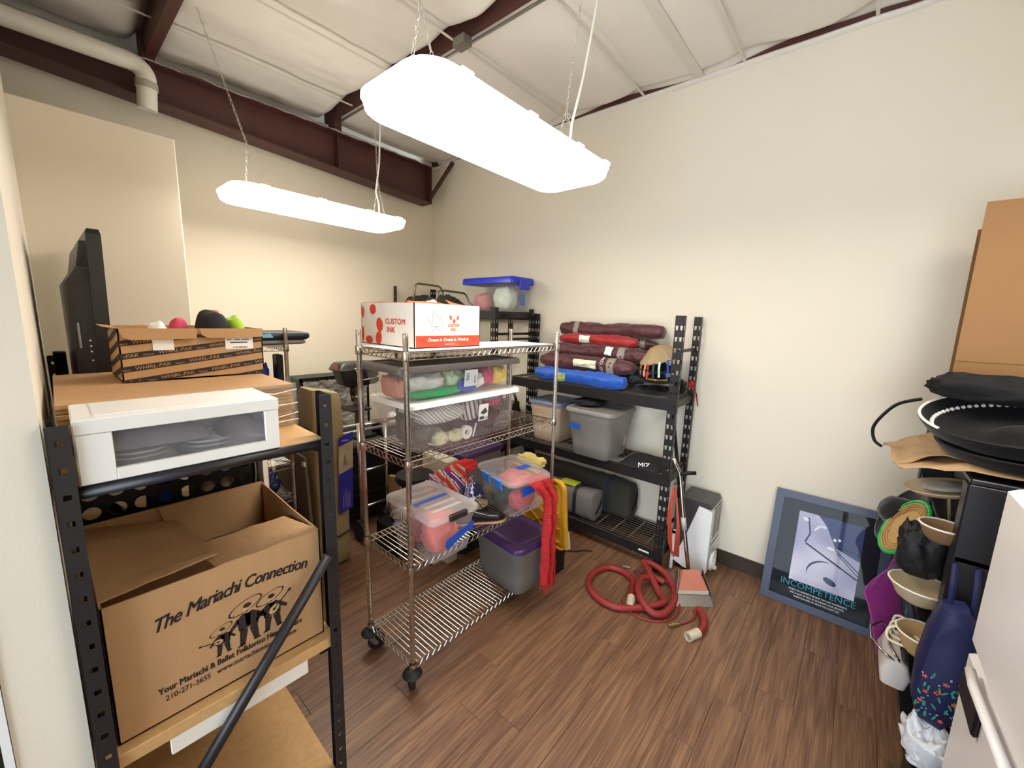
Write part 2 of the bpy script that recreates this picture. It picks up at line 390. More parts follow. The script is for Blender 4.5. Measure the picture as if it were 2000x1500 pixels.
# ---------------------------------------------------------------- hanging lamps
m_lens = bpy.data.materials.new('lit lamp lens'); m_lens.use_nodes = True
_p = m_lens.node_tree.nodes['Principled BSDF']; _p.inputs['Base Color'].default_value = (.9, .9, .88, 1)
_p.inputs['Emission Color'].default_value = (*LAMP_COLOR, 1); _p.inputs['Emission Strength'].default_value = LAMP_POWER
MATS['lens'] = m_lens
m_house = mat('lamp housing with added glow', '#e6e2da', .4, var=.01, emit=3.4)  # emission added to the housing to brighten ceiling and upper walls
m_chain = mat('zinc chain', '#c9c5ba', .4, .3, var=.1)
m_cord = mat('white cord', '#e4e2dc', .5)
def chain(b, p0, p1, r=.0019, l=.026):
    p0, p1 = Vector(p0), Vector(p1); n = max(2, int((p1-p0).length/l)); d = (p1-p0).normalized()
    s1 = d.cross(Vector((1, .3, 0))).normalized(); s2 = d.cross(s1)
    for k in range(n):
        c = p0.lerp(p1, (k+.5)/n); s = s1 if k % 2 else s2
        b.tube([c+d*l*.62*math.cos(t)+s*.0065*math.sin(t) for t in [2*math.pi*q/6 for q in range(6)]], r, 3, closed=True)
def lamp(x, y, z, label, tops, cord):
    t = thing('hanging_lamp', label, 'lamp', (x, y, z), 'white hanging strip lamps')
    L, Wd = 1.22, .45
    c = B(); R = [(L-.05, Wd-.05, .09, 0), (L-.02, Wd-.02, .10, .012), (L-.006, Wd-.006, .11, .035), (L, Wd, .11, .05)]
    c.loft([[(x+p, y+q, z+h) for p, q in rr(a, d, r, 5)] for a, d, r, h in R]); c.build('lens', m_lens, t, smooth=True, auto=60)
    c = B(); c.loft([[(x+p, y+q, z+h) for p, q in rr(a, d, r, 5)] for a, d, r, h in ((L+.008, Wd+.008, .112, .05), (L+.008, Wd+.008, .112, .062), (L-.2, Wd-.2, .05, .078))]); hs = c.build('housing', m_house, t, smooth=True, auto=40)
    for q in (-.45, -.1, .25, .5):
        c = B(); c.cbox((x+q, y-Wd/2-.006, z+.058), (.05, .012, .016)); c.build('clip', m_house, hs)
    for sx, top in zip((-1, 1), tops):
        c = B(); j = Vector((x+sx*.46, y, z+.34)).lerp(Vector(top), .02)
        for sy in (-1, 1): chain(c, (x+sx*.46, y+sy*.09, z+.075), j)
        chain(c, j, top); c.build('chain', m_chain, t)
    c = B(); c.tube(cord, .0065, 8); c.build('power_cord', m_cord, t, smooth=True)
lamp(-1.815, -2.82, 2.545, 'bright white strip lamp hanging nearest, close above the wire cart', ((-2.30, -2.83, 3.55), (-1.36, -2.90, 3.55)),
     [(-1.36, -2.84, 2.62), (-1.37, -2.86, 2.72), (-1.39, -2.88, 2.80), (-1.37, -2.92, 3.0), (-1.36, -2.95, 3.2), (-1.34, -2.97, 3.4), (-1.34, -2.98, 3.56)])
lamp(-1.815, -1.02, 2.515, 'bright white strip lamp hanging farther back, in front of the back wall', ((-2.46, -.93, 3.56), (-1.40, -1.05, 3.56)),
     [(-1.36, -1.04, 2.59), (-1.37, -1.05, 2.7), (-1.40, -1.06, 2.78), (-1.37, -1.07, 3.0), (-1.36, -1.08, 3.3), (-1.35, -1.08, 3.56)])
lamp(-1.815, -4.75, 2.56, 'added strip lamp out of view above the white fridge, for fill light', ((-2.30, -4.75, 3.55), (-1.36, -4.75, 3.55)),  # extra lamp outside the view, added as general fill
     [(-1.36, -4.75, 2.62), (-1.37, -4.75, 3.0), (-1.36, -4.75, 3.56)])
# ================================================================== near left: black steel rack
CX, CY, CZ = -3.255, -4.127, 1.82          # the camera, only used to note distances into the room
m_rack = mat('charcoal powder coat', '#201e22', .42, var=.06, vs=5)
m_pboard = mat('particle board', '#c39a66', .65, var=.10, vs=45, bump=.1, bs=200)
m_card = mat('brown cardboard', '#b58d63', .75, var=.05, vs=5, bump=.06, bs=25, stretch=(6, 6, 1))
m_cardin = mat('brown cardboard inside', '#a57d54', .8, var=.05, vs=5)
m_ink = mat('black print', '#241a16', .7)
TR = at(-3.272, -2.847, 0, rz=-.79)
rk = thing('steel_rack', 'charcoal steel rack with particle board shelves and diagonal brace, nearest at left', 'rack', TR @ V(.3, .9, 0))
RW, RL, RH = .607, 1.85, 1.562
sq = lambda c, p, s: [(c-s, p-s), (c+s, p-s), (c+s, p+s), (c-s, p+s)]
for (left, front) in ((1, 1), (0, 1), (1, 0), (0, 0)):
    c = B(TR); y0, dy = (0, 1) if front else (RL, -1); x0, dx = (0, 1) if left else (RW, -1)
    fw, dp = .036, .088
    plate_holes(c, (x0 if left else x0-fw, y0, 0), (1, 0, 0), (0, 0, 1), fw, RH, .062, sq(fw*.52, .035, .0065), -.002*dy)
    if front: plate_holes(c, (x0, y0, 0), (0, dy, 0), (0, 0, 1), dp, RH, .062, sq(dp*.55, .035, .009), .002)
    else: c.box(min(x0, x0+.002*dx), max(x0, x0+.002*dx), y0-dp, y0, 0, RH)
    c.box(min(x0, x0+.012*dx), max(x0, x0+.012*dx), min(y0+dp*dy, y0+(dp-.002)*dy), max(y0+dp*dy, y0+(dp-.002)*dy), 0, RH)
    c.build('post', m_rack, rk)
for z in (1.385, .638, .045):
    for lx in (.02, RW-.02):
        c = B(TR); c.box(lx-.008, lx+.008, .06, RL-.06, z-.025, z+.012); c.build('side_beam', m_rack, rk)
for y in (.018, RL-.018):
    c = B(TR); c.tube([(.03, y, 1.398), (RW-.03, y, 1.398)], .0145, 12); c.build('end_tube', m_rack, rk, smooth=True)
    c = B(TR); c.tube([(.02, y-.032, .30), (RW-.035, y-.032, 1.017)], .0165, 12); c.build('diagonal_brace', m_rack, rk, smooth=True)
    c = B(TR); c.tube([(.03, y, .10), (RW-.03, y, .10)], .0145, 12); c.build('end_tube', m_rack, rk, smooth=True)
for z0, z1, y0 in ((1.397, 1.411, .03), (.652, .69, .012), (.058, .074, .03)):
    c = B(TR); c.bbox(.012, RW-.012, y0, RL-.03, z0, z1, .002); c.build('shelf_board', m_pboard, rk)
c = B(TR); c.bbox(.135, .50, .016, .030, .598, .651, .003); lab(c.build('cleat', mat('white painted wood', '#e6e0d6', .5), rk), 'white painted strip under the middle shelf')
c = B(TR); c.box(RW-.05, RW-.012, .06, .075, .60, .652); c.build('bracket', m_rack, rk)

# ---- white drawer unit with clear front
XL = lambda x, y, z: TR @ V(x, y, z)
t = thing('plastic_case', 'white plastic drawer box with clear window holding plates and grey cloth', 'storage box', XL(.25, .13, 1.412))
x0, x1, y0, y1, z0, z1 = .040, .457, .012, .238, 1.4135, 1.567
c = B(TR); c.bbox(x0, x1, y0+.004, y1, z1-.014, z1, .003); c.bbox(x0+.035, x1-.035, y0+.03, y1-.02, z1-.002, z1+.003, .002); c.bbox(x0, x1, y0-.002, y0+.006, z1-.034, z1, .002)
c.build('top', m_white, t)
c = B(TR); c.box(x0, x0+.004, y0+.006, y1, z0, z1-.014); c.box(x1-.004, x1, y0+.006, y1, z0, z1-.014); c.box(x0, x1, y1-.004, y1, z0, z1-.014); c.box(x0, x1, y0+.006, y1, z0, z0+.005)
c.build('case', m_white, t)
c = B(TR); wx0, wx1, wz0, wz1 = x0+.062, x1-.038, z0+.030, z1-.036
for q in ((x0+.002, wx0, z0+.002, z1-.035), (wx1, x1-.002, z0+.002, z1-.035), (wx0, wx1, z0+.002, wz0)): c.bbox(q[0], q[1], y0, y0+.012, q[2], q[3], .0015)
c.add([(wx0, y0, wz0), (wx1, y0, wz0), (wx1, y0+.012, wz0-.001), (wx0, y0+.012, wz0-.001)], [(0, 1, 2, 3)])
dfr = c.build('drawer_front', m_white, t)
c = B(TR); c.box(wx0-.001, wx1+.001, y0+.008, y0+.010, wz0-.001, wz1+.003); c.build('window', clear('smoky clear plastic', '#dddbe0', .86, .2), dfr)
m_plate = mat('white glazed plate', '#e6e6e4', .25, var=.01)
for i, (px, n) in enumerate(((.150, 4), (.300, 4))):
    for k in range(n):
        p = thing('plate', ('white plate %s in the %s stack inside the clear-front drawer' % (('at the bottom', 'second from bottom', 'third from bottom', 'on top')[k], ('left', 'middle')[i])), 'plate', XL(px, .100, z0+.006+k*.0125), 'plates in the drawer')
        c = B(Matrix.Translation(XL(px, .100, z0+.006+k*.0125))); c.lathe([(.04, 0), (.055, .002), (.072, .011), (.074, .0125), (.055, .005), (.03, .004)], 28); c.build('dish', m_plate, p, smooth=True, auto=50)
def lump(x0, x1, y0, y1, z0, h, seed, n=26, pw=.55, amp=.3, freq=9, xf=None, b=None):
    """soft heap with folds over a flat base"""
    b = b or B(xf)
    def fn(u, v):
        x = x0+(x1-x0)*u; y = y0+(y1-y0)*v
        e = (max(0, math.sin(math.pi*u))*max(0, math.sin(math.pi*v)))**pw
        z = z0+h*e*(1+amp*nz(x*freq+seed, y*freq, seed)+amp*.5*nz(x*freq*2.3, y*freq*2.3+seed, 3))
        return (x+.012*nz(y*20, z*9, seed), y+.012*nz(x*20, z*9, seed+4), max(z, z0))
    b.grid(fn, n, n); return b
m_greycl = mat('grey knit cloth', '#6f6b70', .95, var=.25, vs=14, bump=.3, bs=90)
o = lump(x0+.02, x1-.16, .04, .22, z0+.062, .05, 3, xf=TR).build('folded_cloth', m_greycl, None, smooth=True); tag(o, 'grey crumpled cloth lying on the plates in the drawer', 'cloth')
o = lump(x1-.14, x1-.012, .03, .22, z0+.006, .085, 8, xf=TR, pw=.3, amp=.15).build('folded_cloth', m_greycl, None, smooth=True); tag(o, 'rolled grey cloth at the right end inside the drawer', 'cloth')

# ---- stack of flattened cartons in stretch wrap
t = thing('carton_stack', 'stack of flat brown cartons in clear wrap on the top shelf, under the striped box', 'cardboard', XL(.30, .6, 1.412))
m_cedge = mat('corrugated edge', '#b99468', .9, var=.35, vs=30, stretch=(1, 1, 8))
rnd = random.Random(5); n = 11; hh = .1535/n
for k in range(n):
    dx, dyy = rnd.uniform(-.004, .004), rnd.uniform(-.006, .006)
    c = B(TR); c.bbox(.017, .588+dx, .264+dyy, .945, 1.412+k*hh, 1.412+(k+1)*hh-.0016, .001); c.build('flat_carton', m_card if k == n-1 else m_cedge, t)
c = B(TR)
c.grid(lambda u, v: (.20+.395*u+.004*nz(u*9, v*8, 1), .247-.006*math.sin(math.pi*v)+.006*nz(u*14, v*6, 2), 1.414+.156*v), 30, 10)
c.grid(lambda u, v: (.592+.006*nz(u*9, v*8, 7)+.012*(1-v)*u, .25+.10*u, 1.412+.156*v+.004*nz(u*9, v*5, 4)), 10, 10)
wr_ = c.build('stretch_wrap', clear('stretch film', '#f2eee6', .82, .12), t, smooth=True)
for k, zz in enumerate((1.43, 1.455, 1.49, 1.54)):
    c = B(TR); c.tube([(.44+.02*k, .243, zz), (.52, .240, zz+.004*(-1)**k), (.597, .246, zz+.006)], .0016, 4); c.build('film_fold', m_white, wr_)

# ---- striped carton
X0, X1, Y0, Y1, Z0, Z1 = CX+.165, CX+.592, CY+1.86, CY+2.15, 1.5665, 1.748
t = thing('striped_carton', 'open brown carton printed with slanted black stripes and white lettering', 'box', ((X0+X1)/2, (Y0+Y1)/2, Z0))
T = .004
c = B()
for q in ((X0, X1, Y0, Y0+T, Z0, Z1), (X0, X1, Y1-T, Y1, Z0, Z1), (X0, X0+T, Y0, Y1, Z0, Z1), (X1-T, X1, Y0, Y1, Z0, Z1), (X0, X1, Y0, Y1, Z0, Z0+T)): c.box(*q)
c.build('carton', m_card, t)
F = Face((X0, Y0, Z0), (1, 0, 0), (0, 0, 1), (0, -1, 0)); wd, ht = X1-X0, Z1-Z0
c = B(); c2 = B(); sl = .125; pitch = .0445
def clip2(poly, a, bb, cc):      # keep a*u+b*v<=c
    out = []
    for i in range(len(poly)):
        p, q = poly[i], poly[(i+1) % len(poly)]
        dp, dq = a*p[0]+bb*p[1]-cc, a*q[0]+bb*q[1]-cc
        if dp <= 0: out.append(p)
        if dp*dq < 0:
            s = dp/(dp-dq); out.append((p[0]+(q[0]-p[0])*s, p[1]+(q[1]-p[1])*s))
    return out
ang = math.atan(sl)
for k in range(-2, 5):
    v0 = -.012+k*pitch
    poly = [(0, v0), (wd, v0+sl*wd), (wd, v0+sl*wd+.0195), (0, v0+.0195)]
    poly = clip2(clip2(poly, 0, 1, ht-.022), 0, -1, 0)
    if len(poly) > 2: F.poly(c, poly, .0006)
    u = -.05-(k % 2)*.065
    while u < wd:
        for body, size, du, bo in (('WHIRL-PAK', .0165, 0, .012), ('Nasco', .010, .108, 0)):
            uu = u+du; vs, fs = text2d(body, size, shear=.2, bold=bo, sx=1.12)
            q = [(uu+x*math.cos(ang)-y*math.sin(ang), v0+.004+sl*uu+x*math.sin(ang)+y*math.cos(ang)) for x, y in vs]
            if q:
                for f in fs:
                    if all(.002 < q[i][0] < wd-.002 and .001 < q[i][1] < ht-.023 for i in f): c2.add([F.p(q[i][0], q[i][1], .0012) for i in f], [tuple(range(len(f)))])
        u += .148
c.build('stripes', m_ink, t); c2.build('lettering', m_card, t)
F2 = Face((X0, Y1, Z0), (0, -1, 0), (0, 0, 1), (-1, 0, 0)); c = B()
for k in range(-1, 6):
    poly = [(0, k*pitch-.02), (.29, k*pitch+.035), (.29, k*pitch+.055), (0, k*pitch)]
    poly = clip2(clip2(poly, 0, 1, ht), 0, -1, 0)
    if len(poly) > 2: F2.poly(c, poly)
c.build('stripes', m_ink, t)
for (u0, u1, dz, tilt) in ((.0, .212, .036, 0), (.216, wd, .032, 0)):
    c = B(); c.prism([(u0+.002, ht+.001), (u1, ht+.001), (u1-.004, ht-dz), (u0+.030, ht-dz-.003), (u0+.010, ht-dz+.008)], F.p(0, 0, .009), F.U, F.V, F.N, .003); c.build('flap', m_card, t)
c = B(); c.loft([[(X0-.003, Y0+.02, Z1), (X0-.03, Y0+.03, Z1+.004), (X0-.03, Y1-.03, Z1+.004), (X0-.003, Y1-.02, Z1)], [(X0, Y0+.02, Z1+.003), (X0-.03, Y0+.03, Z1+.007), (X0-.03, Y1-.03, Z1+.007), (X0, Y1-.02, Z1+.003)]]); c.build('flap', m_card, t)
c = B(); c.loft([[(X0+.02, Y1, Z1), (X1-.02, Y1, Z1), (X1-.03, Y1+.06, Z1-.06), (X0+.03, Y1+.06, Z1-.06)], [(X0+.02, Y1+.003, Z1+.003), (X1-.02, Y1+.003, Z1+.003), (X1-.03, Y1+.063, Z1-.057), (X0+.03, Y1+.063, Z1-.057)]]); c.build('flap', m_card, t)
m_paper = mat('white label paper', '#eceae6', .6, var=.02)
for q in ((.085, .143, .106, .148), (.298, .392, .102, .150)):
    c = B(); F.rect(c, *q, .0016); c.build('label', m_paper, t)
c = B(); rnd = random.Random(2)
for i in range(26): F.rect(c, .322+i*.002, .322+i*.002+rnd.choice((.0006, .0012)), .106, .112, .002)
for i in range(3): F.rect(c, .303+.025*i, .318+.03*i, .138, .141, .002)
F.rect(c, .314, .372, .126, .130, .002); c.build('label_print', m_ink, t)
c = B(); c.box(X0+.05, X0+.066, Y0+.01, Y0+.02, Z1-.01, Z1+.012); c.build('tape', mat('brown tape', '#c08a4c', .3), t)
# cap heap sticking out of the carton
def dome(cx, cy, z, rx, ry, h, seed, amp=.06, n=24, m=10):
    b = B()
    def fn(u, v):
        a = 2*math.pi*u; r = math.sin(v*math.pi/2)**.6; k = 1+amp*nz(math.cos(a)*1.6+seed, math.sin(a)*1.6, v*2)
        return (cx+rx*r*k*math.cos(a), cy+ry*r*k*math.sin(a), z+h*max(0,math.cos(v*math.pi/2))**.45*(1+amp*nz(r*math.cos(a)*1.7+seed, r*math.sin(a)*1.7, seed)))
    b.grid(fn, n, m); return b
o = dome(CX+.455, CY+1.99, Z0+.01, .060, .085, .236, 2).build('cap', mat('black cap cloth', '#1f1c20', .85, bump=.2), None, smooth=True); tag(o, 'crumpled black cap sticking out of the striped carton', 'cap')
o = dome(CX+.538, CY+2.02, Z0+.01, .040, .085, .216, 6).build('cap', mat('lime green mesh', '#a6d13e', .7, var=.25, vs=30), None, smooth=True); tag(o, 'lime green cap behind the black one in the striped carton', 'cap')
o = dome(CX+.36, CY+2.05, Z0+.01, .035, .05, .205, 9).build('cap', mat('pink cloth', '#d64a63', .8), None, smooth=True); tag(o, 'pink cap in the striped carton, left of the black one', 'cap')
o = dome(CX+.50, CY+2.12, Z0+.01, .03, .014, .236, 12).build('cap', MATS['pink cloth'], None, smooth=True); tag(o, 'pink cap showing above the lime green one in the striped carton', 'cap')
o = dome(CX+.28, CY+1.95, Z0+.01, .035, .05, .192, 4).build('paper_ball', m_paper, None, smooth=True); tag(o, 'white crumpled paper just showing in the middle of the striped carton', 'paper')

# ---- television on edge, its side towards us
t = thing('television', 'black flat television standing against the left wall, side with sockets towards us', 'television', (CX+.15, CY+2.72, 1.412))
y0, y1, zz0, zz1 = CY+2.33, CY+3.06, 1.412, 2.118
m_tv = mat('matte black tv plastic', '#1c191a', .38, var=.08, bump=.04, bs=120)
c = B(); c.loft([[(CX+xa, y0+i, z), (CX+xb, y0+i, z), (CX+xb, y1-i, z), (CX+xa, y1-i, z)] for z, xa, xb, i in ((zz0, .150, .178, .012), (zz0+.02, .142, .184, .0), (zz1-.02, .152, .196, 0), (zz1, .158, .192, .012))]); c.build('bezel', m_tv, t)
c = B(); c.loft([[(CX+xa, y0+i, z), (CX+xb, y0+i*.5, z), (CX+xb, y1-i*.5, z), (CX+xa, y1-i, z)] for z, xa, xb, i in ((zz0+.02, .125, .15, .03), (zz0+.05, .085, .15, .02), (zz0+.50, .085, .155, .02), (zz0+.56, .118, .156, .05), (zz0+.66, .135, .158, .05))]); bc = c.build('back_case', m_tv, t)
c = B(); c.box(CX+.186, CX+.190, y0+.03, y1-.03, zz0+.05, zz1-.03); c.build('screen', mat('dark screen', '#0c0c0f', .12), t)
for k, (z, col) in enumerate(((.17, '#d8d8d8'), (.148, '#d0d0d0'), (.126, '#e6e6e6'), (.09, '#cccccc'))):
    c = B(); c.tube([(CX+.128, y0+.010, zz0+z+.10), (CX+.128, y0+.002, zz0+z+.10)], .0032, 8); c.build('socket', mat('socket %d' % k, col, .4), bc)
c = B(); c.tube([(CX+.100, y0+.012, zz0+.24), (CX+.100, y0+.012, zz0+.34)], .004, 6); c.build('button_strip', mat('grey plastic', '#8c8a8a', .5), t)
c = B(); c.bbox(CX+.028, CX+.07, CY+2.86, CY+2.92, 1.412, 1.60, .004); sp = c.build('speaker', m_black); tag(sp, 'small black box standing behind the television by the left wall', 'speaker')
c = B(); c.box(CX+.034, CX+.064, CY+2.857, CY+2.861, 1.42, 1.59); c.build('grille', mat('speaker grille', '#0e0e10', .9, bump=.5, bs=300), sp)

# ---- big brown carton on the middle shelf
X0, X1, Y0, Y1, Z0, Z1 = CX+.024, CX+.556, CY+1.325, CY+1.865, .692, 1.085
t = thing('mariachi_carton', 'large open brown carton printed with mariachi musicians in black on the middle shelf', 'box', ((X0+X1)/2, (Y0+Y1)/2, Z0))
c = B()
for q in ((X0, X0+T, Y0, Y1, Z0, Z1), (X1-T, X1, Y0, Y1, Z0, Z1), (X0, X1, Y0, Y1, Z0, Z0+T)): c.box(*q)
c.box(X0, X1, Y0, Y0+T, Z0, Z1)
c.grid(lambda u, v: (X0+(X1-X0)*u, Y1-.002*nz(u*9, v*4, 6), Z0+(Z1+.015-Z0)*v), 30, 8, thick=.004)
c.build('carton', m_card, t)
def flap(pts, th=.004, ripple=.004, seed=1, mt=m_card):
    p = [Vector(q) for q in pts]; c = B()
    def fn(u, v):
        a = p[0].lerp(p[1], u); d = p[3].lerp(p[2], u); q = a.lerp(d, v)
        q.z += ripple*nz(u*4+seed, v*4, seed)+ripple*.6*abs(nz(u*9, v*3, seed+2)); return q
    c.grid(fn, 16, 10, thick=th); return c.build('flap', mt, t)
flap([(X0+.24, Y0+.002, Z1+.001), (X1, Y0+.002, Z1+.001), (X1-.03, Y0+.23, Z1-.022), (X0+.22, Y0+.24, Z1-.03)], seed=3)
flap([(X0, Y0+.030, Z1), (X0, Y1-.02, Z1+.004), (X0+.235, Y1-.05, Z1-.035), (X0+.255, Y0+.055, Z1+.010)], seed=6)
flap([(X0+.19, Y1-.004, Z1+.014), (X1-.01, Y1-.004, Z1+.014), (X1-.02, Y1-.022, Z1-.16), (X0+.23, Y1-.022, Z1-.16)], seed=9)
flap([(X1-.004, Y0+.235, Z1), (X1-.004, Y1-.01, Z1+.012), (X1-.015, Y1-.05, Z1-.17), (X1-.015, Y0+.25, Z1-.17)], seed=12)
F = Face((X0, Y0, Z0), (1, 0, 0), (0, 0, 1), (0, -1, 0)); c = B()
F.text(c, 'The Mariachi Connection', .085, .268, .054, shear=.38, bold=.020, sx=.80, space=.90, curve=lambda x: .022*math.sin(x*7.2)); c.build('lettering', m_ink, t); c = B()
F.text(c, 'Your Mariachi & Ballet Folklorico Headquarters', .085, .083, .0262, bold=.030, sx=.735); c.build('lettering', m_ink, t); c = B()
F.text(c, '210-271-3655   www.mariachiconnection.com', .098, .056, .0235, bold=.012, sx=.775)
c.build('lettering', m_ink, t)
c = B()
def musician(u, v, s, lean=0):
    E = lambda a, bb, x, y, r=0, e=.0009: F.ell(c, u+a*s, v+bb*s, x*s, y*s, e, r)
    P = lambda pts: F.poly(c, [(u+a*s, v+bb*s) for a, bb in pts], .0009)
    c.m = 0; P([(-.34, 0), (-.16, 0), (-.02, .62), (-.30, .72)]); P([(.16, .04), (.34, .04), (.30, .70), (.02, .62)])
    P([(-.34, .66), (.34, .66), (.38, 1.15), (.18, 1.32), (-.18, 1.32), (-.38, 1.15)])
    P([(-.36, 1.2), (-.30, 1.0), (-.62, .72), (-.68, .82)]); P([(.36, 1.2), (.30, 1.0), (.58, .78), (.66, .88)])
    E(-.28, .0, .14, .05); E(.27, .03, .14, .05)
    c.m = 1; P([(-.07, .75), (.07, .75), (.10, 1.28), (-.10, 1.28)]); E(0, 1.46, .15, .17, 0, .0012)
    c.m = 0; E(.0, 1.62, .14, .10, 0, .0014); E(-.02, 1.37, .06, .025, 0, .0014)
    n = 18
    for k in range(n):
        a, bb = 2*math.pi*k/n, 2*math.pi*(k+1)/n; q = .32
        g = lambda th, w: (u+s*(-.05+(.62*w)*math.cos(th)*math.cos(q)-(.24*w)*math.sin(th)*math.sin(q)), v+s*(1.62+(.62*w)*math.cos(th)*math.sin(q)+(.24*w)*math.sin(th)*math.cos(q)))
        F.poly(c, [g(a, 1), g(bb, 1), g(bb, .90), g(a, .90)], .0013)
def instrument(u, v, s, r):
    c.m = 0; F.ell(c, u, v, .34*s, .24*s, .0016, r); c.m = 1; F.ell(c, u, v, .29*s, .19*s, .0019, r); c.m = 0; F.ell(c, u, v, .09*s, .07*s, .0022, r)
    F.line(c, [(u, v), (u+1.0*s*math.cos(r), v+1.0*s*math.sin(r))], .06*s, .0022); F.ell(c, u+1.05*s*math.cos(r), v+1.05*s*math.sin(r), .10*s, .07*s, .0022, r)
musician(.238, .112, .050); instrument(.226, .158, .042, 2.9)
musician(.305, .108, .078)
musician(.372, .115, .070); instrument(.378, .180, .062, .75)
c.build('musicians_print', [m_ink, mat('bare print paper', '#c09a70', .75)], t)

# ---- dark crate with round holes, boards and leftovers behind the carton
t = thing('perforated_crate', 'black crate with a row of round holes behind the brown carton', 'crate', (CX+.33, CY+2.1, .692))
c = B(); u0, u1, zc = CX+.02, CX+.555, 1.245
def holes(c, x0, x1, z0, z1, n, r, y, th=.006):
    w = (x1-x0)/n; K = 12
    for i in range(n):
        cx, cz = x0+(i+.5)*w, (z0+z1)/2
        o = []; h = []
        for k in range(K):
            a = 2*math.pi*k/K+math.pi/4; ca, sa = math.cos(a), math.sin(a); s = max(abs(ca), abs(sa))
            o.append((cx+ca/s*w/2, y, cz+sa/s*(z1-z0)/2)); h.append((cx+r*ca, y, cz+r*sa))
        vs = o+h+[(p[0], y+th, p[2]) for p in o]+[(p[0], y+th, p[2]) for p in h]; fs = []
        for k in range(K):
            j = (k+1) % K; fs += [(k, j, K+j, K+k), (2*K+k, 3*K+k, 3*K+j, 2*K+j), (K+k, K+j, 3*K+j, 3*K+k)]
        c.add(vs, fs)
yy = CY+1.96
holes(c, u0, u1, 1.065, 1.135, 8, .024, yy); holes(c, u0, u1, 1.135, 1.205, 8, .024, yy)
c.box(u0, u1, yy, yy+.006, .692, 1.065); c.box(u0, u1, yy, yy+.006, 1.205, 1.355); c.box(u0, u0+.006, yy, yy+.3, .692, 1.355); c.box(u1-.006, u1, yy, yy+.3, .692, 1.355); c.box(u0, u1, yy, yy+.3, .692, .70)
c.build('crate_wall', m_black, t)
c = B(); c.tube([(u1-.004, yy-.004, .95), (u1+.006, yy-.006, 1.12), (u1+.002, yy-.004, 1.25), (u1+.012, yy-.004, 1.36)], .004, 6); c.build('strap', mat('beige strap', '#b5a890', .7), t)
o = dome(CX+.27, CY+2.12, .702, .06, .07, .56, 3).build('blue_bundle', mat('bright blue plastic', '#1f5fb0', .4), None, smooth=True); tag(o, 'bright blue bundle seen through the holes of the black crate', 'bundle')
o = dome(CX+.43, CY+2.12, .702, .08, .07, .56, 5).build('tan_bundle', mat('tan cloth', '#b99d80', .8), None, smooth=True); tag(o, 'tan bundle seen through the right holes of the black crate', 'bundle')
for k, (dx, col, w, nm) in enumerate(((.0, '#f1efe8', .014, 'white'), (.016, '#e9e2d2', .006, 'cream'), (.024, '#b83c34', .003, 'red'))):
    c = B(); c.box(CX+.573+dx, CX+.573+dx+w, CY+1.90+.01*k, CY+2.6, .693, 1.352-.02*k); o = c.build('foam_board', mat('board %s' % nm, col, .6)); tag(o, '%s board standing on edge between the black crate and the wire rack' % nm, 'board')
c = B(); o = lump(CX+.06, CX+.2, CY+2.28, CY+2.5, .693, .3, 4).build('dark_bundle', m_black, None, smooth=True); tag(o, 'dark bundle on the middle shelf behind the black crate', 'bundle')
# ================================================================== chrome wire cart
SH = Matrix.Identity(4); SH[0][2] = -.0125; SH[0][3] = .006     # the loaded cart leans a hair to the left
m_chrome = mat('chrome wire', '#c9c5be', .22, 1.0, var=.08, vs=20)
m_rubber = mat('black rubber', '#141416', .6)
m_zinc = mat('zinc plated steel', '#a8a49d', .35, .9, var=.15, vs=30)
def wire_shelf(xf, x0, x1, y0, y1, z, dens=.0245, along='y'):
    c = B(xf); dz = .030
    for zz, r in ((z, .0032), (z-dz, .0030)):
        c.tube([(x0, y0, zz), (x1, y0, zz), (x1, y1, zz), (x0, y1, zz)], r, 6, closed=True)
    def zig(a, b_):
        a, b_ = Vector(a), Vector(b_); n = max(3, int((b_-a).length/.038)); pts = []
        for k in range(2*n+1):
            p = a.lerp(b_, k/(2*n)); p.z = z-(.002 if k % 2 == 0 else dz-.002); pts.append(p)
        c.tube(pts, .0020, 4)
    zig((x0+.02, y0, z), (x1-.02, y0, z)); zig((x0+.02, y1, z), (x1-.02, y1, z)); zig((x0, y0+.02, z), (x0, y1-.02, z)); zig((x1, y0+.02, z), (x1, y1-.02, z))
    if along == 'y':
        n = int((x1-x0)/dens)
        for k in range(1, n): c.tube([(x0+(x1-x0)*k/n, y0, z+.003), (x0+(x1-x0)*k/n, y1, z+.003)], .0019, 5)
        for f in (.12, .5, .88): c.tube([(x0, y0+(y1-y0)*f, z-.001), (x1, y0+(y1-y0)*f, z-.001)], .0028, 5)
    else:
        n = int((y1-y0)/dens)
        for k in range(1, n): c.tube([(x0, y0+(y1-y0)*k/n, z+.003), (x1, y0+(y1-y0)*k/n, z+.003)], .0019, 5)
        for f in (.12, .5, .88): c.tube([(x0+(x1-x0)*f, y0, z-.001), (x0+(x1-x0)*f, y1, z-.001)], .0028, 5)
    for x in (x0, x1):
        for y in (y0, y1): c.lathe([(.0165, -.034), (.0185, -.030), (.0175, .004), (.0165, .008)], 12, (x, y, z), cap=False)
    return c
def grooved_post(xf, x, y, z0, z1):
    c = B(xf); prof = [(.004, z0), (.0125, z0)]; z = z0+.0254
    while z < z1-.02:
        prof += [(.0127, z-.0012), (.0108, z-.0006), (.0108, z+.0006), (.0127, z+.0012)]; z += .0254
    prof += [(.0127, z1-.004), (.011, z1), (.003, z1)]
    c.lathe(prof, 10, (x, y, 0)); return c
cart = thing('wire_cart', 'four-tier chrome wire cart on casters in the middle of the room', 'cart', (-1.685, -2.49, 0))
GX0, GX1, GY0, GY1 = -2.245, -1.125, -2.685, -2.30
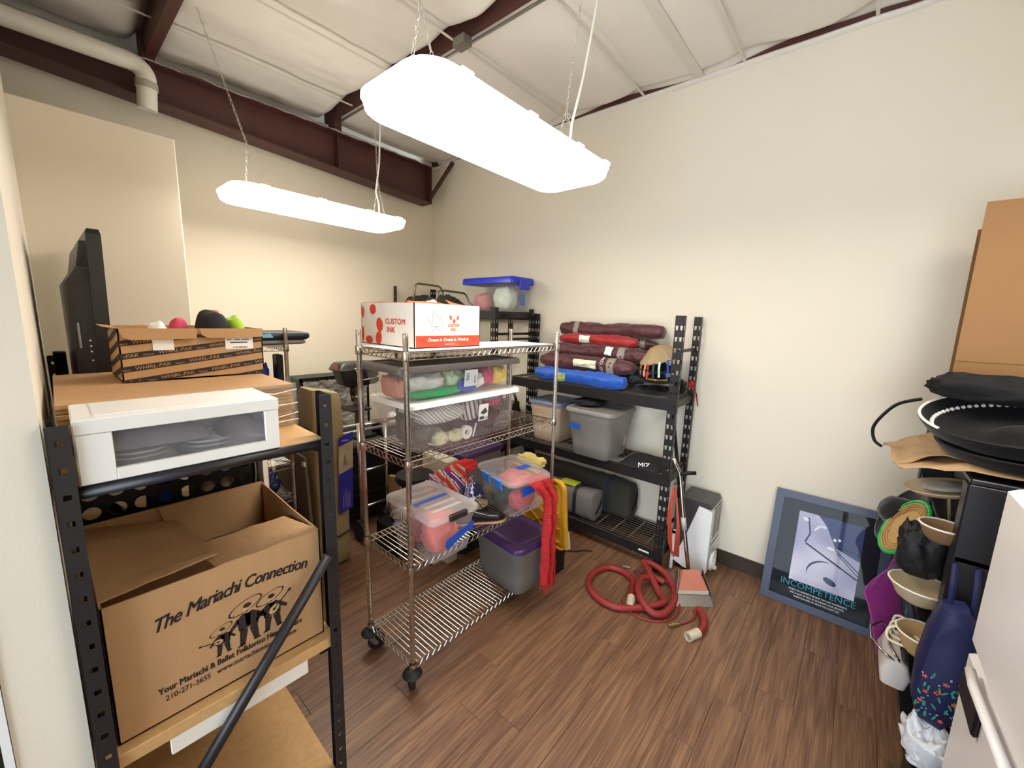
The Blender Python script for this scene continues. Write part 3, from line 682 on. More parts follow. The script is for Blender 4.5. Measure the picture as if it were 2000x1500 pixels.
for x in (GX0, GX1):
    for y in (GY0, GY1):
        grooved_post(SH, x, y, .118, 1.745).build('post', m_chrome, cart, smooth=True, auto=35)
for z in (.150, .665, 1.178, 1.660):
    wire_shelf(SH, GX0, GX1, GY0, GY1, z).build('wire_shelf', m_chrome, cart, smooth=True, auto=40)
for i, (x, y, a) in enumerate(((GX0, GY0, 65), (GX0, GY1, -30), (GX1, GY0, 55), (GX1, GY1, 100))):
    X = at(x, y, 0, rz=a); c = B(X)
    c.lathe([(.006, .095), (.014, .098), (.014, .135), (.006, .14)], 12); c.box(-.02, .02, -.021, .021, .088, .094)
    for s in (-1, 1): c.loft([[(-.018, s*.020, .092), (.018, s*.020, .092), (.045, s*.020, .045), (.020, s*.020, .040)], [(-.018, s*.023, .092), (.018, s*.023, .092), (.045, s*.023, .045), (.020, s*.023, .040)]])
    ca = c.build('caster', m_zinc, cart)
    c = B(X); c.lathe([(.016, .094), (.044, .098), (.048, .104), (.044, .110), (.02, .122), (.014, .124)], 20); c.build('bumper', m_rubber, ca, smooth=True, auto=40)
    c = B(X @ at(.032, 0, .046, rx=90)); c.lathe([(.008, -.015), (.030, -.014), (.042, -.014), (.046, -.008), (.046, .008), (.042, .014), (.030, .014), (.008, .015)], 22); c.build('wheel', m_rubber, ca, smooth=True, auto=35)
    c = B(X @ at(.032, 0, .046, rx=90)); c.lathe([(.004, -.025), (.008, -.025), (.008, .025), (.004, .025)], 8); c.build('axle', m_zinc, ca)
c = B(SH); c.bbox(GX0+.02, GX1-.016, GY0+.018, GY1-.018, 1.6655, 1.6685, .001); o = c.build('shelf_liner', mat('white foam sheet', '#efeee9', .5)); tag(o, 'thin white sheet lying on the top shelf of the wire cart', 'board')

# ---- white printed carton on top
X0, X1, Y0, Y1, Z0, Z1 = -2.148, -1.732, -2.59, -2.13, 1.6695, 1.877
t = thing('printed_carton', 'white carton with orange band and red lettering on top of the wire cart', 'box', ((X0+X1)/2, (Y0+Y1)/2, Z0))
m_wcard = mat('white printed cardboard', '#e9e3da', .6, var=.03, bump=.04, bs=30, stretch=(5, 5, 1))
m_red = mat('orange red print', '#d8432a', .6); m_redin = mat('orange inside card', '#c8552f', .65)
c = B()
for q in ((X0, X1, Y0, Y0+T, Z0, Z1), (X0, X1, Y1-T, Y1, Z0, Z1), (X0, X0+T, Y0, Y1, Z0, Z1), (X1-T, X1, Y0, Y1, Z0, Z1), (X0, X1, Y0, Y1, Z0, Z0+T)): c.box(*q)
c.build('carton', m_wcard, t)
def qflap(pts, th, mt, par, seed=1, rip=.004, name='flap'):
    p = [Vector(q) for q in pts]; c = B()
    def fn(u, v):
        q = p[0].lerp(p[1], u).lerp(p[3].lerp(p[2], u), v); q.z += rip*nz(u*4+seed, v*4, seed); return q
    c.grid(fn, 8, 6, thick=th); return c.build(name, mt, par)
qflap([(X0+.01, Y0+.004, Z1), (X0+.22, Y0+.004, Z1), (X0+.19, Y0+.10, Z1+.012), (X0+.02, Y0+.10, Z1+.010)], .003, m_redin, t, 2)
qflap([(X0+.22, Y0+.004, Z1), (X1-.003, Y0+.004, Z1), (X1-.02, Y0+.12, Z1-.004), (X0+.30, Y0+.14, Z1+.03)], .003, m_redin, t, 5)
qflap([(X0+.004, Y0+.03, Z1), (X0+.004, Y1-.02, Z1), (X0+.12, Y1-.05, Z1-.02), (X0+.12, Y0+.05, Z1-.005)], .003, m_redin, t, 7)
qflap([(X1, Y0+.01, Z1), (X1, Y1-.02, Z1), (X1+.012, Y1-.03, Z1-.10), (X1+.012, Y0+.02, Z1-.10)], .003, m_redin, t, 9)
F = Face((X0, Y0, Z0), (1, 0, 0), (0, 0, 1), (0, -1, 0)); wd, ht = X1-X0, Z1-Z0
c = B(); F.rect(c, .008, wd-.003, .004, .058); c.build('orange_band', m_red, t)
for s_, u_, v_ in (('CUSTOM', .196, .100), ('INK', .217, .080)):
    c = B(); F.text(c, s_, u_, v_, .0195, bold=.025, sx=.95); c.build('lettering', m_red, t)
c = B(); F.text(c, 'Dream it. Create it. Work it.', .076, .031, .0215, e=.0014, shear=.2, bold=.03, sx=1.02); c.build('lettering', m_wcard, t)
c = B(); F.text(c, 'customink.com', .18, .014, .010, e=.0014, bold=.0); c.build('lettering', m_wcard, t)
c = B(); F.line(c, [(.076, .152), (.082, .128), (.100, .108), (.108, .172), (.128, .150), (.158, .135), (.170, .088)], .0013); F.line(c, [(.090, .098), (.160, .104)], .0013); F.line(c, [(.128, .100), (.088, .064)], .0016); F.line(c, [(.125, .099), (.158, .072)], .0013); c.build('handwriting', m_ink, t)
c = B(); F.ell(c, .215, .145, .007, .012, rot=.4); F.ell(c, .238, .128, .008, .012, rot=-.1); F.ell(c, .262, .145, .006, .012, rot=-.5); c.build('red_blots', m_red, t)
c = B(); F.rect(c, .205, .265, .002, .175, .0011); c.build('packing_tape', clear('packing tape', '#e8dcc8', .86, .1), t)
F2 = Face((X0, Y1, Z0), (0, -1, 0), (0, 0, 1), (-1, 0, 0)); ld = Y1-Y0
for s_, u_, v_ in (('CUSTOM', .225, .106), ('INK', .238, .066)):
    c = B(); F2.text(c, s_, u_, v_, .036, bold=.035, sx=1.15); c.build('lettering', m_red, t)
c = B()
for (u, v, a, e_, r) in ((.115, .175, .030, .026, 0), (.175, .100, .030, .036, .3), (.165, .035, .028, .034, -.3), (.075, .022, .034, .020, 0), (.018, .16, .014, .030, 0), (.014, .05, .012, .04, 0)): F2.ell(c, u, v, a, e_, .0009, r)
c.build('red_blots', m_red, t)
o = dome(-1.90, -2.40, Z0+.006, .05, .045, .225, 4).build('paper_ball', m_paper, None, smooth=True); tag(o, 'white crumpled paper sticking out of the white printed carton', 'paper')

# ---- totes
t_lid = {}
def tote(name, label, cat, xf, bw, bd, tw, td, z0, z1, m_body, m_lid, lid=.03, r=.035, lipdrop=.008, par_lid=True, lid_xf=None, over=.008, handle=True, recess=.008, group=None):
    """tapered tub; sizes in the local frame of xf (its origin is the tub's centre at floor level)"""
    o = xf @ V(0, 0, z0); t = thing(name, label, cat, o, group)
    c = B(xf); h = z1-z0
    rings = [[(x, y, z0) for x, y in rr(bw-.03, bd-.03, r*.7, 4)], [(x, y, z0+.012) for x, y in rr(bw, bd, r, 4)]]
    for k in (.3, .62, .64, .80, .82, 1.0):
        e = .004 if .63 < k else 0; e2 = .006 if k > .81 else 0
        rings.append([(x, y, z0+h*k) for x, y in rr(bw+(tw-bw)*k+e+e2, bd+(td-bd)*k+e+e2, r, 4)])
    c.loft(rings, cap=False); c.add([(x, y, z0) for x, y in rr(bw-.03, bd-.03, r*.7, 4)], [tuple(range(20))])
    c.build('tub', m_body, t, smooth=True, auto=50)
    c = B(xf); c.loft([[(x, y, z) for x, y in rr(tw+a, td+a, r, 4)] for z, a in ((z1-.010, .014), (z1-.010, .026), (z1, .026), (z1, .006), (z1-.010, .006))], cap=False); c.build('rim', m_body, t)
    if lid:
        c = B(lid_xf or xf); a = .026+over
        c.loft([[(x, y, z) for x, y in rr(tw+q, td+q, r+.004, 4)] for z, q in ((z1-lipdrop, a+.003), (z1+lid*.6, a), (z1+lid, a-.014), (z1+lid, -.03), (z1+lid-recess, -.055), (z1+lid-recess, -.075), (z1+lid-recess*.3, -.10))], cap=False)
        c.add([(x, y, z1+lid-recess*.3) for x, y in rr(tw-.10, td-.10, r+.004, 4)], [tuple(range(20))])
        t_lid[t.name] = c.build('lid', m_lid, t, smooth=True, auto=40)
    return t
m_clr = clear('milky clear plastic', '#eeecec', .80, .22)
m_clr2 = clear('clear plastic', '#efeeee', .84, .15)
m_gry = mat('grey tote plastic', '#827d79', .42, var=.03, bump=.05, bs=150)
m_dgry = mat('dark grey lid plastic', '#5b5552', .38, var=.05)
m_wlid = mat('white lid plastic', '#f0efec', .3, var=.01)
xf = SH @ Matrix.Translation((-1.842, -2.500, 0))
tA = tote('clear_tote', 'large clear tote with white lid full of caps and pouches on the third shelf', 'bin', xf, .66, .29, .735, .325, 1.1835, 1.412, m_clr, m_wlid, lid=.018, lipdrop=.006)
tB = tote('clear_tote', 'shallow clear tote with dark grey lid, full of bright cloth', 'bin', SH @ Matrix.Translation((-1.850, -2.4885, 0)), .745, .29, .79, .312, 1.4355, 1.575, m_clr2, m_dgry, lid=.022, recess=.006, lipdrop=.008)
FA = Face(SH @ V(-1.842-.335, -2.500-.151, 1.20), (1, 0, 0), (0, -.08, 1), (0, -1, -.08))
def card(par, F, u0, u1, v0, v1, e=.004, name='label', m=None):
    c = B(); F.rect(c, u0, u1, v0, v1, e); return c.build(name, m or m_paper, par)
card(tA, FA, .375, .445, .085, .175, .012)
c = B(); FA.poly(c, [(.385, .130), (.42, .155), (.44, .130), (.41, .118)], .014); rnd = random.Random(4)
for i in range(12): FA.rect(c, .42+i*.0018, .4208+i*.0018, .09, .105, .014)
FA.rect(c, .382, .415, .092, .110, .014); c.build('label_print', mat('dark grey print', '#4c4a4e', .6), tA)
FB = Face(SH @ V(-1.85-.37, -2.4885-.148, 1.44), (1, 0, 0), (0, -.1, 1), (0, -1, -.1))
card(tB, FB, .335, .425, .035, .120, .012, m=mat('pale grey sticker', '#c9ccd2', .5))
c = B()
for v in (.10, .092, .084, .076, .068): FB.rect(c, .345, .365, v, v+.004, .014)
c.build('label_print', MATS['dark grey print'], tB)
c = B()
for v in (.05, .055, .061, .068, .074, .08, .086): FB.rect(c, .40, .412, v, v+.003, .014)
c.build('label_print', MATS['dark grey print'], tB)

def cl(name, col, **k): return mat(name, col, .9, var=.22, vs=12, bump=.35, bs=35, **k)
def blob(name, label, cat, cx, cy, z0, rx, ry, h, m, seed, amp=.22, group=None, xf=None, n=44):
    """closed soft bundle resting on z0"""
    b = B(xf)
    def fn(u, v):
        a = 2*math.pi*u; p = math.pi*v; r = math.sin(p)**.6
        sq = max(abs(math.cos(a)), abs(math.sin(a)))**-.45; q = Vector((math.cos(a)*r*sq, math.sin(a)*r*sq, math.cos(p)))
        k = 1+amp*nz(q.x*1.7+seed, q.y*1.7, q.z*1.7+seed)+amp*.8*nz(q.x*4+seed, q.y*4, q.z*4)-amp*.9*abs(nz(q.x*3.1+seed*2, q.y*3.1, q.z*3.1+7))+amp*.3*nz(q.x*9+seed, q.y*9, q.z*9)
        return (cx+rx*q.x*k, cy+ry*q.y*k, max(z0, z0+h*.5*(1-math.copysign(abs(q.z)**.8, q.z)*-1)*k-h*.0))
    b.grid(fn, n, n//2); o = b.build(name, m, None, smooth=True); tag(o, label, cat, group); return o
# contents of the white-lidded tote
m_pat = bpy.data.materials.new('black white zigzag cloth'); m_pat.use_nodes = True
def stripes(m, cols, scale, rot=(0, 0, 0), dist=2.0, rough=.85, typ='BANDS'):
    nt = m.node_tree; N = nt.nodes; L = nt.links; p = N['Principled BSDF']; p.inputs['Roughness'].default_value = rough
    tc = N.new('ShaderNodeTexCoord'); mp = N.new('ShaderNodeMapping'); mp.inputs['Rotation'].default_value = rot; L.new(tc.outputs['Object'], mp.inputs[0])
    w = N.new('ShaderNodeTexWave'); w.wave_type = typ; w.inputs['Scale'].default_value = scale; w.inputs['Distortion'].default_value = dist; w.inputs['Detail'].default_value = 1.5; L.new(mp.outputs[0], w.inputs['Vector'])
    r = N.new('ShaderNodeValToRGB'); r.color_ramp.interpolation = 'CONSTANT'; L.new(w.outputs['Fac'], r.inputs[0])
    e = r.color_ramp.elements; e[0].color = (*lin(cols[0]), 1); e[0].position = 0; e[1].position = 1/len(cols); e[1].color = (*lin(cols[1]), 1)
    for i, cc in enumerate(cols[2:]): q = e.new((i+2)/len(cols)); q.color = (*lin(cc), 1)
    L.new(r.outputs[0], p.inputs['Base Color']); MATS[m.name] = m; return m
stripes(m_pat, ('#f0ece6', '#25242a', '#efe9e2', '#2b2a30', '#e9dcd8'), 10, (0, .9, .2), 5)
m_rain = bpy.data.materials.new('rainbow striped cloth'); m_rain.use_nodes = True
stripes(m_rain, ('#c02a30', '#e0a02c', '#2f8fc4', '#ede6dc', '#b8322f', '#26308a', '#f0ece4', '#7a2a78'), 3.2, (.4, .6, .5), 4)
zA = 1.186
blob('hat', 'dull grey-brown crushed hat at the left bottom of the white-lidded tote', 'hat', -2.085, -2.51, zA, .075, .10, .16, cl('grey brown felt', '#6d645c'), 1, xf=SH)
blob('pouch', 'black and white zigzag pouch high in the white-lidded tote', 'pouch', -1.985, -2.55, zA+.105, .16, .085, .105, m_pat, 2, .12, xf=SH)
blob('pouch', 'black and white checked pouch beside the zigzag one in the white-lidded tote', 'pouch', -1.775, -2.56, zA+.085, .07, .07, .135, stripes(bpy.data.materials['black white zigzag cloth'].copy(), ('#e9dcd8', '#b23a48', '#f0ece6', '#2b2a30'), 14, (0, .3, .8), 1) , 5, .12, xf=SH)
blob('cap', 'pink cap at the right end of the white-lidded tote', 'cap', -1.60, -2.50, zA+.13, .09, .105, .085, cl('pink felt', '#c9506c'), 3, xf=SH)
blob('cap', 'maroon cap under the pink one in the white-lidded tote', 'cap', -1.62, -2.50, zA, .08, .095, .125, cl('dark maroon felt', '#4d1f2a'), 4, xf=SH)
blob('hat', 'pale blue folded hat on top at the right of the white-lidded tote', 'hat', -1.63, -2.53, zA+.175, .09, .09, .05, cl('pale blue felt', '#9db4c4'), 6, xf=SH)
blob('cloth_bundle', 'dark maroon and black bundle low in the middle of the white-lidded tote', 'cloth', -1.80, -2.47, zA, .08, .08, .16, cl('plum cloth', '#47262f'), 7, xf=SH)
for i, (x, y) in enumerate(((-2.00, -2.60), (-1.905, -2.605))):
    blob('cellophane', 'pale cellophane packet %s in the white-lidded tote' % ('farther left of the tape roll' if i == 0 else 'just left of the tape roll'), 'packet', x, y, zA, .045, .03, .06, mat('pale cellophane', '#e0d8b0', .25, var=.2, vs=25), 8+i, xf=SH)
c = B(SH @ at(-1.838, -2.618, zA+.038, rx=90)); c.lathe([(.016, -.010), (.036, -.010), (.036, .010), (.016, .010), (.016, -.010)], 24, cap=False); o = c.build('tape_roll', mat('white tape', '#ece8df', .5), None, smooth=True, auto=40); tag(o, 'roll of white tape showing at the front of the white-lidded tote', 'tape')
c = B(SH); c.tube([(-1.79, -2.62, zA+.004), (-1.765, -2.62, zA+.075)], .004, 6); o = c.build('stick', m_wlid); tag(o, 'thin white stick right of the tape roll in the white-lidded tote', 'stick')
# contents of the grey-lidded tote
zB = 1.4385
for i, (nm, lb, x, y, rx, ry, h, col) in enumerate((
    ('white bag', 'white plastic bag at the left of the grey-lidded tote', -2.06, -2.49, .12, .12, .125, '#dcdcd6'),
    ('green cloth', 'bright green cloth at the lower left front of the grey-lidded tote', -2.03, -2.615, .15, .020, .040, '#1f9a5c'),
    ('lime cloth', 'pale green cloth in the middle of the grey-lidded tote', -1.875, -2.50, .075, .10, .125, '#c6d9ae'),
    ('blue cloth', 'blue cloth left of the sticker in the grey-lidded tote', -1.83, -2.612, .065, .018, .065, '#3f55b4'),
    ('white cloth', 'white cloth behind the sticker in the grey-lidded tote', -1.745, -2.51, .07, .11, .10, '#e8e4e2'),
    ('magenta cloth', 'magenta cloth between white and yellow in the grey-lidded tote', -1.64, -2.49, .045, .12, .122, '#c93a6a'),
    ('yellow cloth', 'yellow cloth at the right end of the grey-lidded tote', -1.545, -2.49, .06, .12, .122, '#e8c45c'),
    ('salmon cloth', 'salmon pink cloth at the far left corner of the grey-lidded tote', -2.19, -2.50, .03, .09, .10, '#d99a88'))):
    blob('cloth', lb, 'cloth', x, y, zB, rx, ry, h, cl(nm, col), 20+i, .15, xf=SH)

# ---- clear bin with black latch on the second shelf
m_blue = mat('blue painter tape', '#1b4fb8', .45, var=.06); m_blue2 = mat('bright blue latch', '#2f7fd6', .35, var=.03)
xf = SH @ at(-2.062, -2.608, 0, rz=-2)
t = tote('clear_bin', 'small clear bin with black latch and blue tape at the left of the second shelf', 'bin', xf, .235, .31, .255, .375, .6705, .905, m_clr2, clear('frosted lid', '#f2f0ee', .60, .3), lid=.018, r=.03, recess=.006)
for k in range(5):
    c = B(xf); y = -.13+.055*k; c.bbox(-.085, .085, y, y+.018, .917, .922, .002); c.build('lid_rib', MATS['frosted lid'], t_lid[t.name])
c = B(xf); c.bbox(-.05, .055, -.216, -.196, .893, .925, .004); c.build('latch', mat('black latch', '#2a2422', .35), t_lid[t.name])
Fc = Face(xf @ V(-.12, -.170, .70), xf.to_3x3() @ V(1, 0, 0), xf.to_3x3() @ V(0, -.13, 1), xf.to_3x3() @ V(0, -1, -.13))
c = B(); Fc.poly(c, [(.055, .075), (.075, .045), (.19, .105), (.225, .100), (.225, .150), (.10, .115), (.065, .105)], .012); c.build('tape', m_blue, t)
c = B(xf); c.bbox(-.105, .085, -.02, .004, .9235, .9255, .001); c.build('tape', m_blue, t_lid[t.name])
blob('cloth', 'coral red cloth bundle in the small clear bin with black latch', 'cloth', -2.06, -2.665, .673, .082, .070, .20, cl('coral cloth', '#d96a64'), 31, .2, xf=SH)
blob('cloth', 'dusky rose cloth behind the coral bundle in the bin with black latch', 'cloth', -2.06, -2.525, .673, .082, .050, .17, cl('rose cloth', '#a8696c'), 32, .2, xf=SH)

# ---- clear bin with blue latches, lid ajar
xf = SH @ at(-1.432, -2.605, 0, rz=-13)
t = tote('clear_bin', 'clear bin with bright blue latches and a red scarf trapped under its lid', 'bin', xf, .245, .285, .275, .335, .6705, .893, m_clr2, clear('clear lid', '#f0eff2', .72, .15), lid=.018, r=.032, recess=.006, lid_xf=xf @ at(0, 0, .018, ry=-1.5, rx=2))
for k in range(2):
    y = -.085+.125*k; c = B(xf); c.loft([[(-.168, y-.035, .845), (-.160, y-.035, .845), (-.160, y+.035, .845), (-.168, y+.035, .845)], [(-.176, y-.030, .872), (-.162, y-.03, .872), (-.162, y+.03, .872), (-.176, y+.03, .872)], [(-.182, y-.04, .905), (-.172, y-.04, .910), (-.172, y+.04, .910), (-.182, y+.04, .905)]]); c.build('latch', m_blue2, t)
c = B(xf); c.bbox(-.02, .075, -.085, -.04, .930, .933, .001); c.build('tape', m_blue, t_lid[t.name])
Fc = Face(xf @ V(-.13, -.155, .70), xf.to_3x3() @ V(1, 0, 0), xf.to_3x3() @ V(0, -.13, 1), xf.to_3x3() @ V(0, -1, -.13))
c = B(); Fc.poly(c, [(.07, .10), (.15, .115), (.20, .155), (.12, .165), (.06, .160)], .008); c.build('tape', m_blue, t)
blob('cloth', 'rose red cloth lining the front of the bin with blue latches', 'cloth', -1.425, -2.67, .673, .09, .055, .125, cl('deep rose cloth', '#b8404c'), 33, .12, xf=SH)
blob('cloth', 'salmon cloth high in the bin with blue latches, under its lid', 'cloth', -1.42, -2.62, .805, .095, .10, .080, cl('salmon red cloth', '#e0706a'), 34, .1, xf=SH)
blob('cloth', 'dark green cloth at the left in the bin with blue latches', 'cloth', -1.455, -2.55, .673, .085, .055, .125, cl('dark green cloth', '#35403a'), 35, .12, xf=SH)
# red scarf hanging out
m_scarf = mat('red crinkle scarf', '#ad1518', .7, var=.2, vs=18, bump=.5, bs=45, stretch=(1, 1, 3))
c = B(SH)
def sc(u, v):
    top = Vector((-1.475+.16*u, -2.775-.004*u, .893)); w = .105-.02*v
    pts = [(.0, V(-1.44, -2.765, .912)), (.10, V(-1.415, -2.825, .880)), (.22, V(-1.375, -2.862, .78)), (.6, V(-1.375, -2.862, .50)), (1.0, V(-1.365, -2.855, .215))]
    for (a, p), (b_, q) in zip(pts, pts[1:]):
        if a <= v <= b_: s = (v-a)/(b_-a); cpt = p.lerp(q, s); break
    ww = (.18 if v < .1 else .18-.060*min(1, (v-.1)/.15)); ph = u*9
    return (cpt.x+(u-.5)*ww, cpt.y+.022*math.sin(ph*1.6+v*2)*min(1, v*4)+.008*nz(u*6, v*14, 2), cpt.z-.02*abs(u-.5)*(v < .15)-(.03*u if v > .9 else 0))
c.grid(sc, 26, 60, thick=.0025); o = c.build('scarf', m_scarf, None, smooth=True); tag(o, 'long red scarf hanging down the front of the wire cart', 'scarf')
c = B(SH)
for k in range(22):
    u = k/21; p = Vector(sc(u, 1.0)); c.tube([p+V(0, 0, .004), p+V(.004*nz(k, 1, 1), .003, -.025), p+V(.008*nz(k, 3, 1), .004, -.045)], .0012, 3)
c.build('fringe', m_scarf, o)
# clothes heap and shoes between the bins
blob('clothes_heap', 'heap of rainbow striped folk costumes behind the bins on the second shelf', 'clothes', -1.74, -2.37, .6705, .13, .11, .23, m_rain, 41, .25, xf=SH, n=40)
blob('clothes_heap', 'bright red cloth on top of the rainbow striped heap', 'clothes', -1.63, -2.345, .86, .11, .06, .07, cl('bright red cloth', '#c9252a'), 42, .2, xf=SH)
blob('clothes_heap', 'navy and white patterned cloth in front of the rainbow striped heap', 'clothes', -1.70, -2.52, .76, .07, .05, .10, stripes(m_pat.copy(), ('#22264e', '#eceaf0', '#262b66', '#8f86b8'), 5, (.3, .2, 1.2), 4), 43, .2, xf=SH)
blob('clothes_heap', 'tan and olive shiny cloth just above the black shoes', 'clothes', -1.72, -2.575, .735, .06, .05, .055, stripes(m_pat.copy(), ('#8a7a5c', '#4a4136', '#b5a07a', '#5b5140'), 6, (1, .2, .4), 5, .35), 44, .2, xf=SH)
m_patent = mat('black patent leather', '#141216', .15, var=.1, bump=.1, bs=30); m_sole = mat('tan sole', '#b88a74', .6)
def shoe(label, x, y, z, rz):
    X = SH @ at(x, y, z, rz=rz); t = thing('shoe', label, 'shoe', X @ V(0, 0, 0), 'black shoes on the cart')
    prof = [(-.125, .030, .075, .0), (-.10, .034, .085, 0), (-.06, .034, .075, 0), (-.02, .033, .060, 0), (.03, .040, .048, 0), (.08, .042, .040, 0), (.115, .032, .028, 0), (.13, .014, .016, 0)]
    c = B(X); rings = []
    for (px, w, h, _) in prof: rings.append([(px, w*math.cos(a), .016+max(0, math.sin(a))**.8*h+min(0, math.sin(a))*.004) for a in [2*math.pi*k/14 for k in range(14)]])
    c.loft(rings); c.build('upper', m_patent, t, smooth=True)
    c = B(X); c.loft([[(px, s*(w+.004), z) for (px, w, h, _), s in [(q, 1) for q in prof]+[(q, -1) for q in prof[::-1]]] for z in (.002, .014)]); c.build('sole', m_sole, t)
    c = B(X)
    for px in (.0, .02, .04): c.tube([(px, -.024, .062-px*.35), (px+.004, 0, .074-px*.4), (px, .024, .062-px*.35)], .002, 4)
    c.build('lace', m_black, t)
shoe('black patent shoe with tan sole resting nearer the front of the second shelf', -1.715, -2.625, .672, -35)
shoe('black patent shoe with tan sole lying half hidden behind the bin with black latch', -1.855, -2.50, .672, -50)

# ---- grey tote with purple lid on the bottom shelf
m_purp = mat('purple lid plastic', '#3b2450', .33, var=.06)
xf = SH @ at(-1.388, -2.590, 0, rz=-6)
t = tote('purple_lid_tote', 'grey plastic tote with purple lid on the bottom shelf of the cart', 'tote', xf, .285, .37, .325, .41, .155, .462, mat('dark grey tote plastic', '#676361', .42, var=.03, bump=.05, bs=150), m_purp, lid=.022, r=.05)
Fc = Face(xf @ V(.165, -.216, .40), xf.to_3x3() @ V(-1, 0, 0), (0, 0, 1), xf.to_3x3() @ V(0, -1, 0))
card(t, Fc, .02, .055, -.005, .035, .003, m=mat('worn label', '#b8aaa4', .6))

# ---- yellow ribbed lid, paper bag and yellow cloth right behind the cart
m_yel = mat('yellow plastic', '#d9a22e', .4, var=.05)
X = at(-.985, -2.50, .235, rz=-8, ry=-6)     # underside faces the viewer (-x)
t = thing('yellow_lid', 'yellow ribbed tote lid standing on edge behind the red scarf', 'lid', X @ V(0, 0, 0))
Wl, Hl = .56, .52
c = B(X); c.loft([[(x, y, z+Hl/2) for y, z in rr(Wl-i, Hl-i, .06, 5)] for x, i in ((0, 0), (.006, 0), (.012, .02))]); c.build('panel', m_yel, t)
c = B(X)
out = [(y, z+Hl/2) for y, z in rr(Wl, Hl, .06, 5)]; inn = [(y, z+Hl/2) for y, z in rr(Wl-.016, Hl-.016, .052, 5)]
c.loft([[(-.026, a, b_) for a, b_ in out], [(.004, a, b_) for a, b_ in out]], cap=False); c.loft([[(-.026, a, b_) for a, b_ in inn], [(.0, a, b_) for a, b_ in inn]], cap=False); c.loft([[(-.026, a, b_) for a, b_ in out], [(-.026, a, b_) for a, b_ in inn]], cap=False)
inn2 = [(y, z+Hl/2) for y, z in rr(Wl-.085, Hl-.085, .04, 5)]; inn3 = [(y, z+Hl/2) for y, z in rr(Wl-.093, Hl-.093, .04, 5)]
c.loft([[(-.022, a, b_) for a, b_ in inn2], [(.0, a, b_) for a, b_ in inn2]], cap=False); c.loft([[(-.022, a, b_) for a, b_ in inn3], [(.0, a, b_) for a, b_ in inn3]], cap=False); c.loft([[(-.022, a, b_) for a, b_ in inn2], [(-.022, a, b_) for a, b_ in inn3]], cap=False)
c.build('rim', m_yel, t)
for k in range(-3, 4):
    for s in (-1, 1):
        y0_, z0_ = -.23, Hl/2+k*.12-s*.14; y1_, z1_ = .23, Hl/2+k*.12+s*.14
        seg = []
        for q in range(21):
            f = q/20; y, z = y0_+(y1_-y0_)*f, z0_+(z1_-z0_)*f
            if .045 < z < Hl-.045: seg.append((y, z))
        if len(seg) > 2:
            (ya, za), (yb, zb_) = seg[0], seg[-1]; c = B(X)
            c.loft([[(-.014, ya, za-.003), (0, ya, za-.003), (0, ya, za+.003), (-.014, ya, za+.003)], [(-.014, yb, zb_-.003), (0, yb, zb_-.003), (0, yb, zb_+.003), (-.014, yb, zb_+.003)]]); c.build('rib', m_yel, t)
c = B(); c.bbox(-1.08, -.90, -2.68, -2.30, 0, .234, .006); o = c.build('black_box', m_black); tag(o, 'black box on the floor under the yellow lid', 'box')
c = B(at(-.70, -2.50, 0, rz=-20)); c.loft([[(x, y, z) for x, y in rr(w, d, .004, 1)] for z, w, d in ((.001, .16, .10), (.05, .155, .09), (.11, .16, .05), (.13, .16, .02))]); o = c.build('paper_bag', mat('pale paper', '#d6c3a6', .8)); tag(o, 'pale paper bag marked with a C on the floor by the yellow lid', 'bag')
Fb = Face((-.765, -2.525, .02), V(.94, -.34, 0), (0, 0, 1), V(-.34, -.94, 0)); c = B(); Fb.text(c, 'C', .05, .015, .05, e=.01); c.build('lettering', m_ink, o)
blob('cloth', 'pale yellow cloth draped on the top edge of the yellow lid', 'cloth', -.99, -2.40, .757, .05, .13, .075, cl('pale yellow cloth', '#e8d284'), 51, .2)
c = B(); c.tube([(-.78, -2.43, .006), (-.72, -2.53, .006), (-.66, -2.62, .006), (-.60, -2.66, .007), (-.56, -2.72, .006)], .005, 6); o = c.build('cable', m_black); tag(o, 'short black cable end lying on the floor under the rack', 'cable')
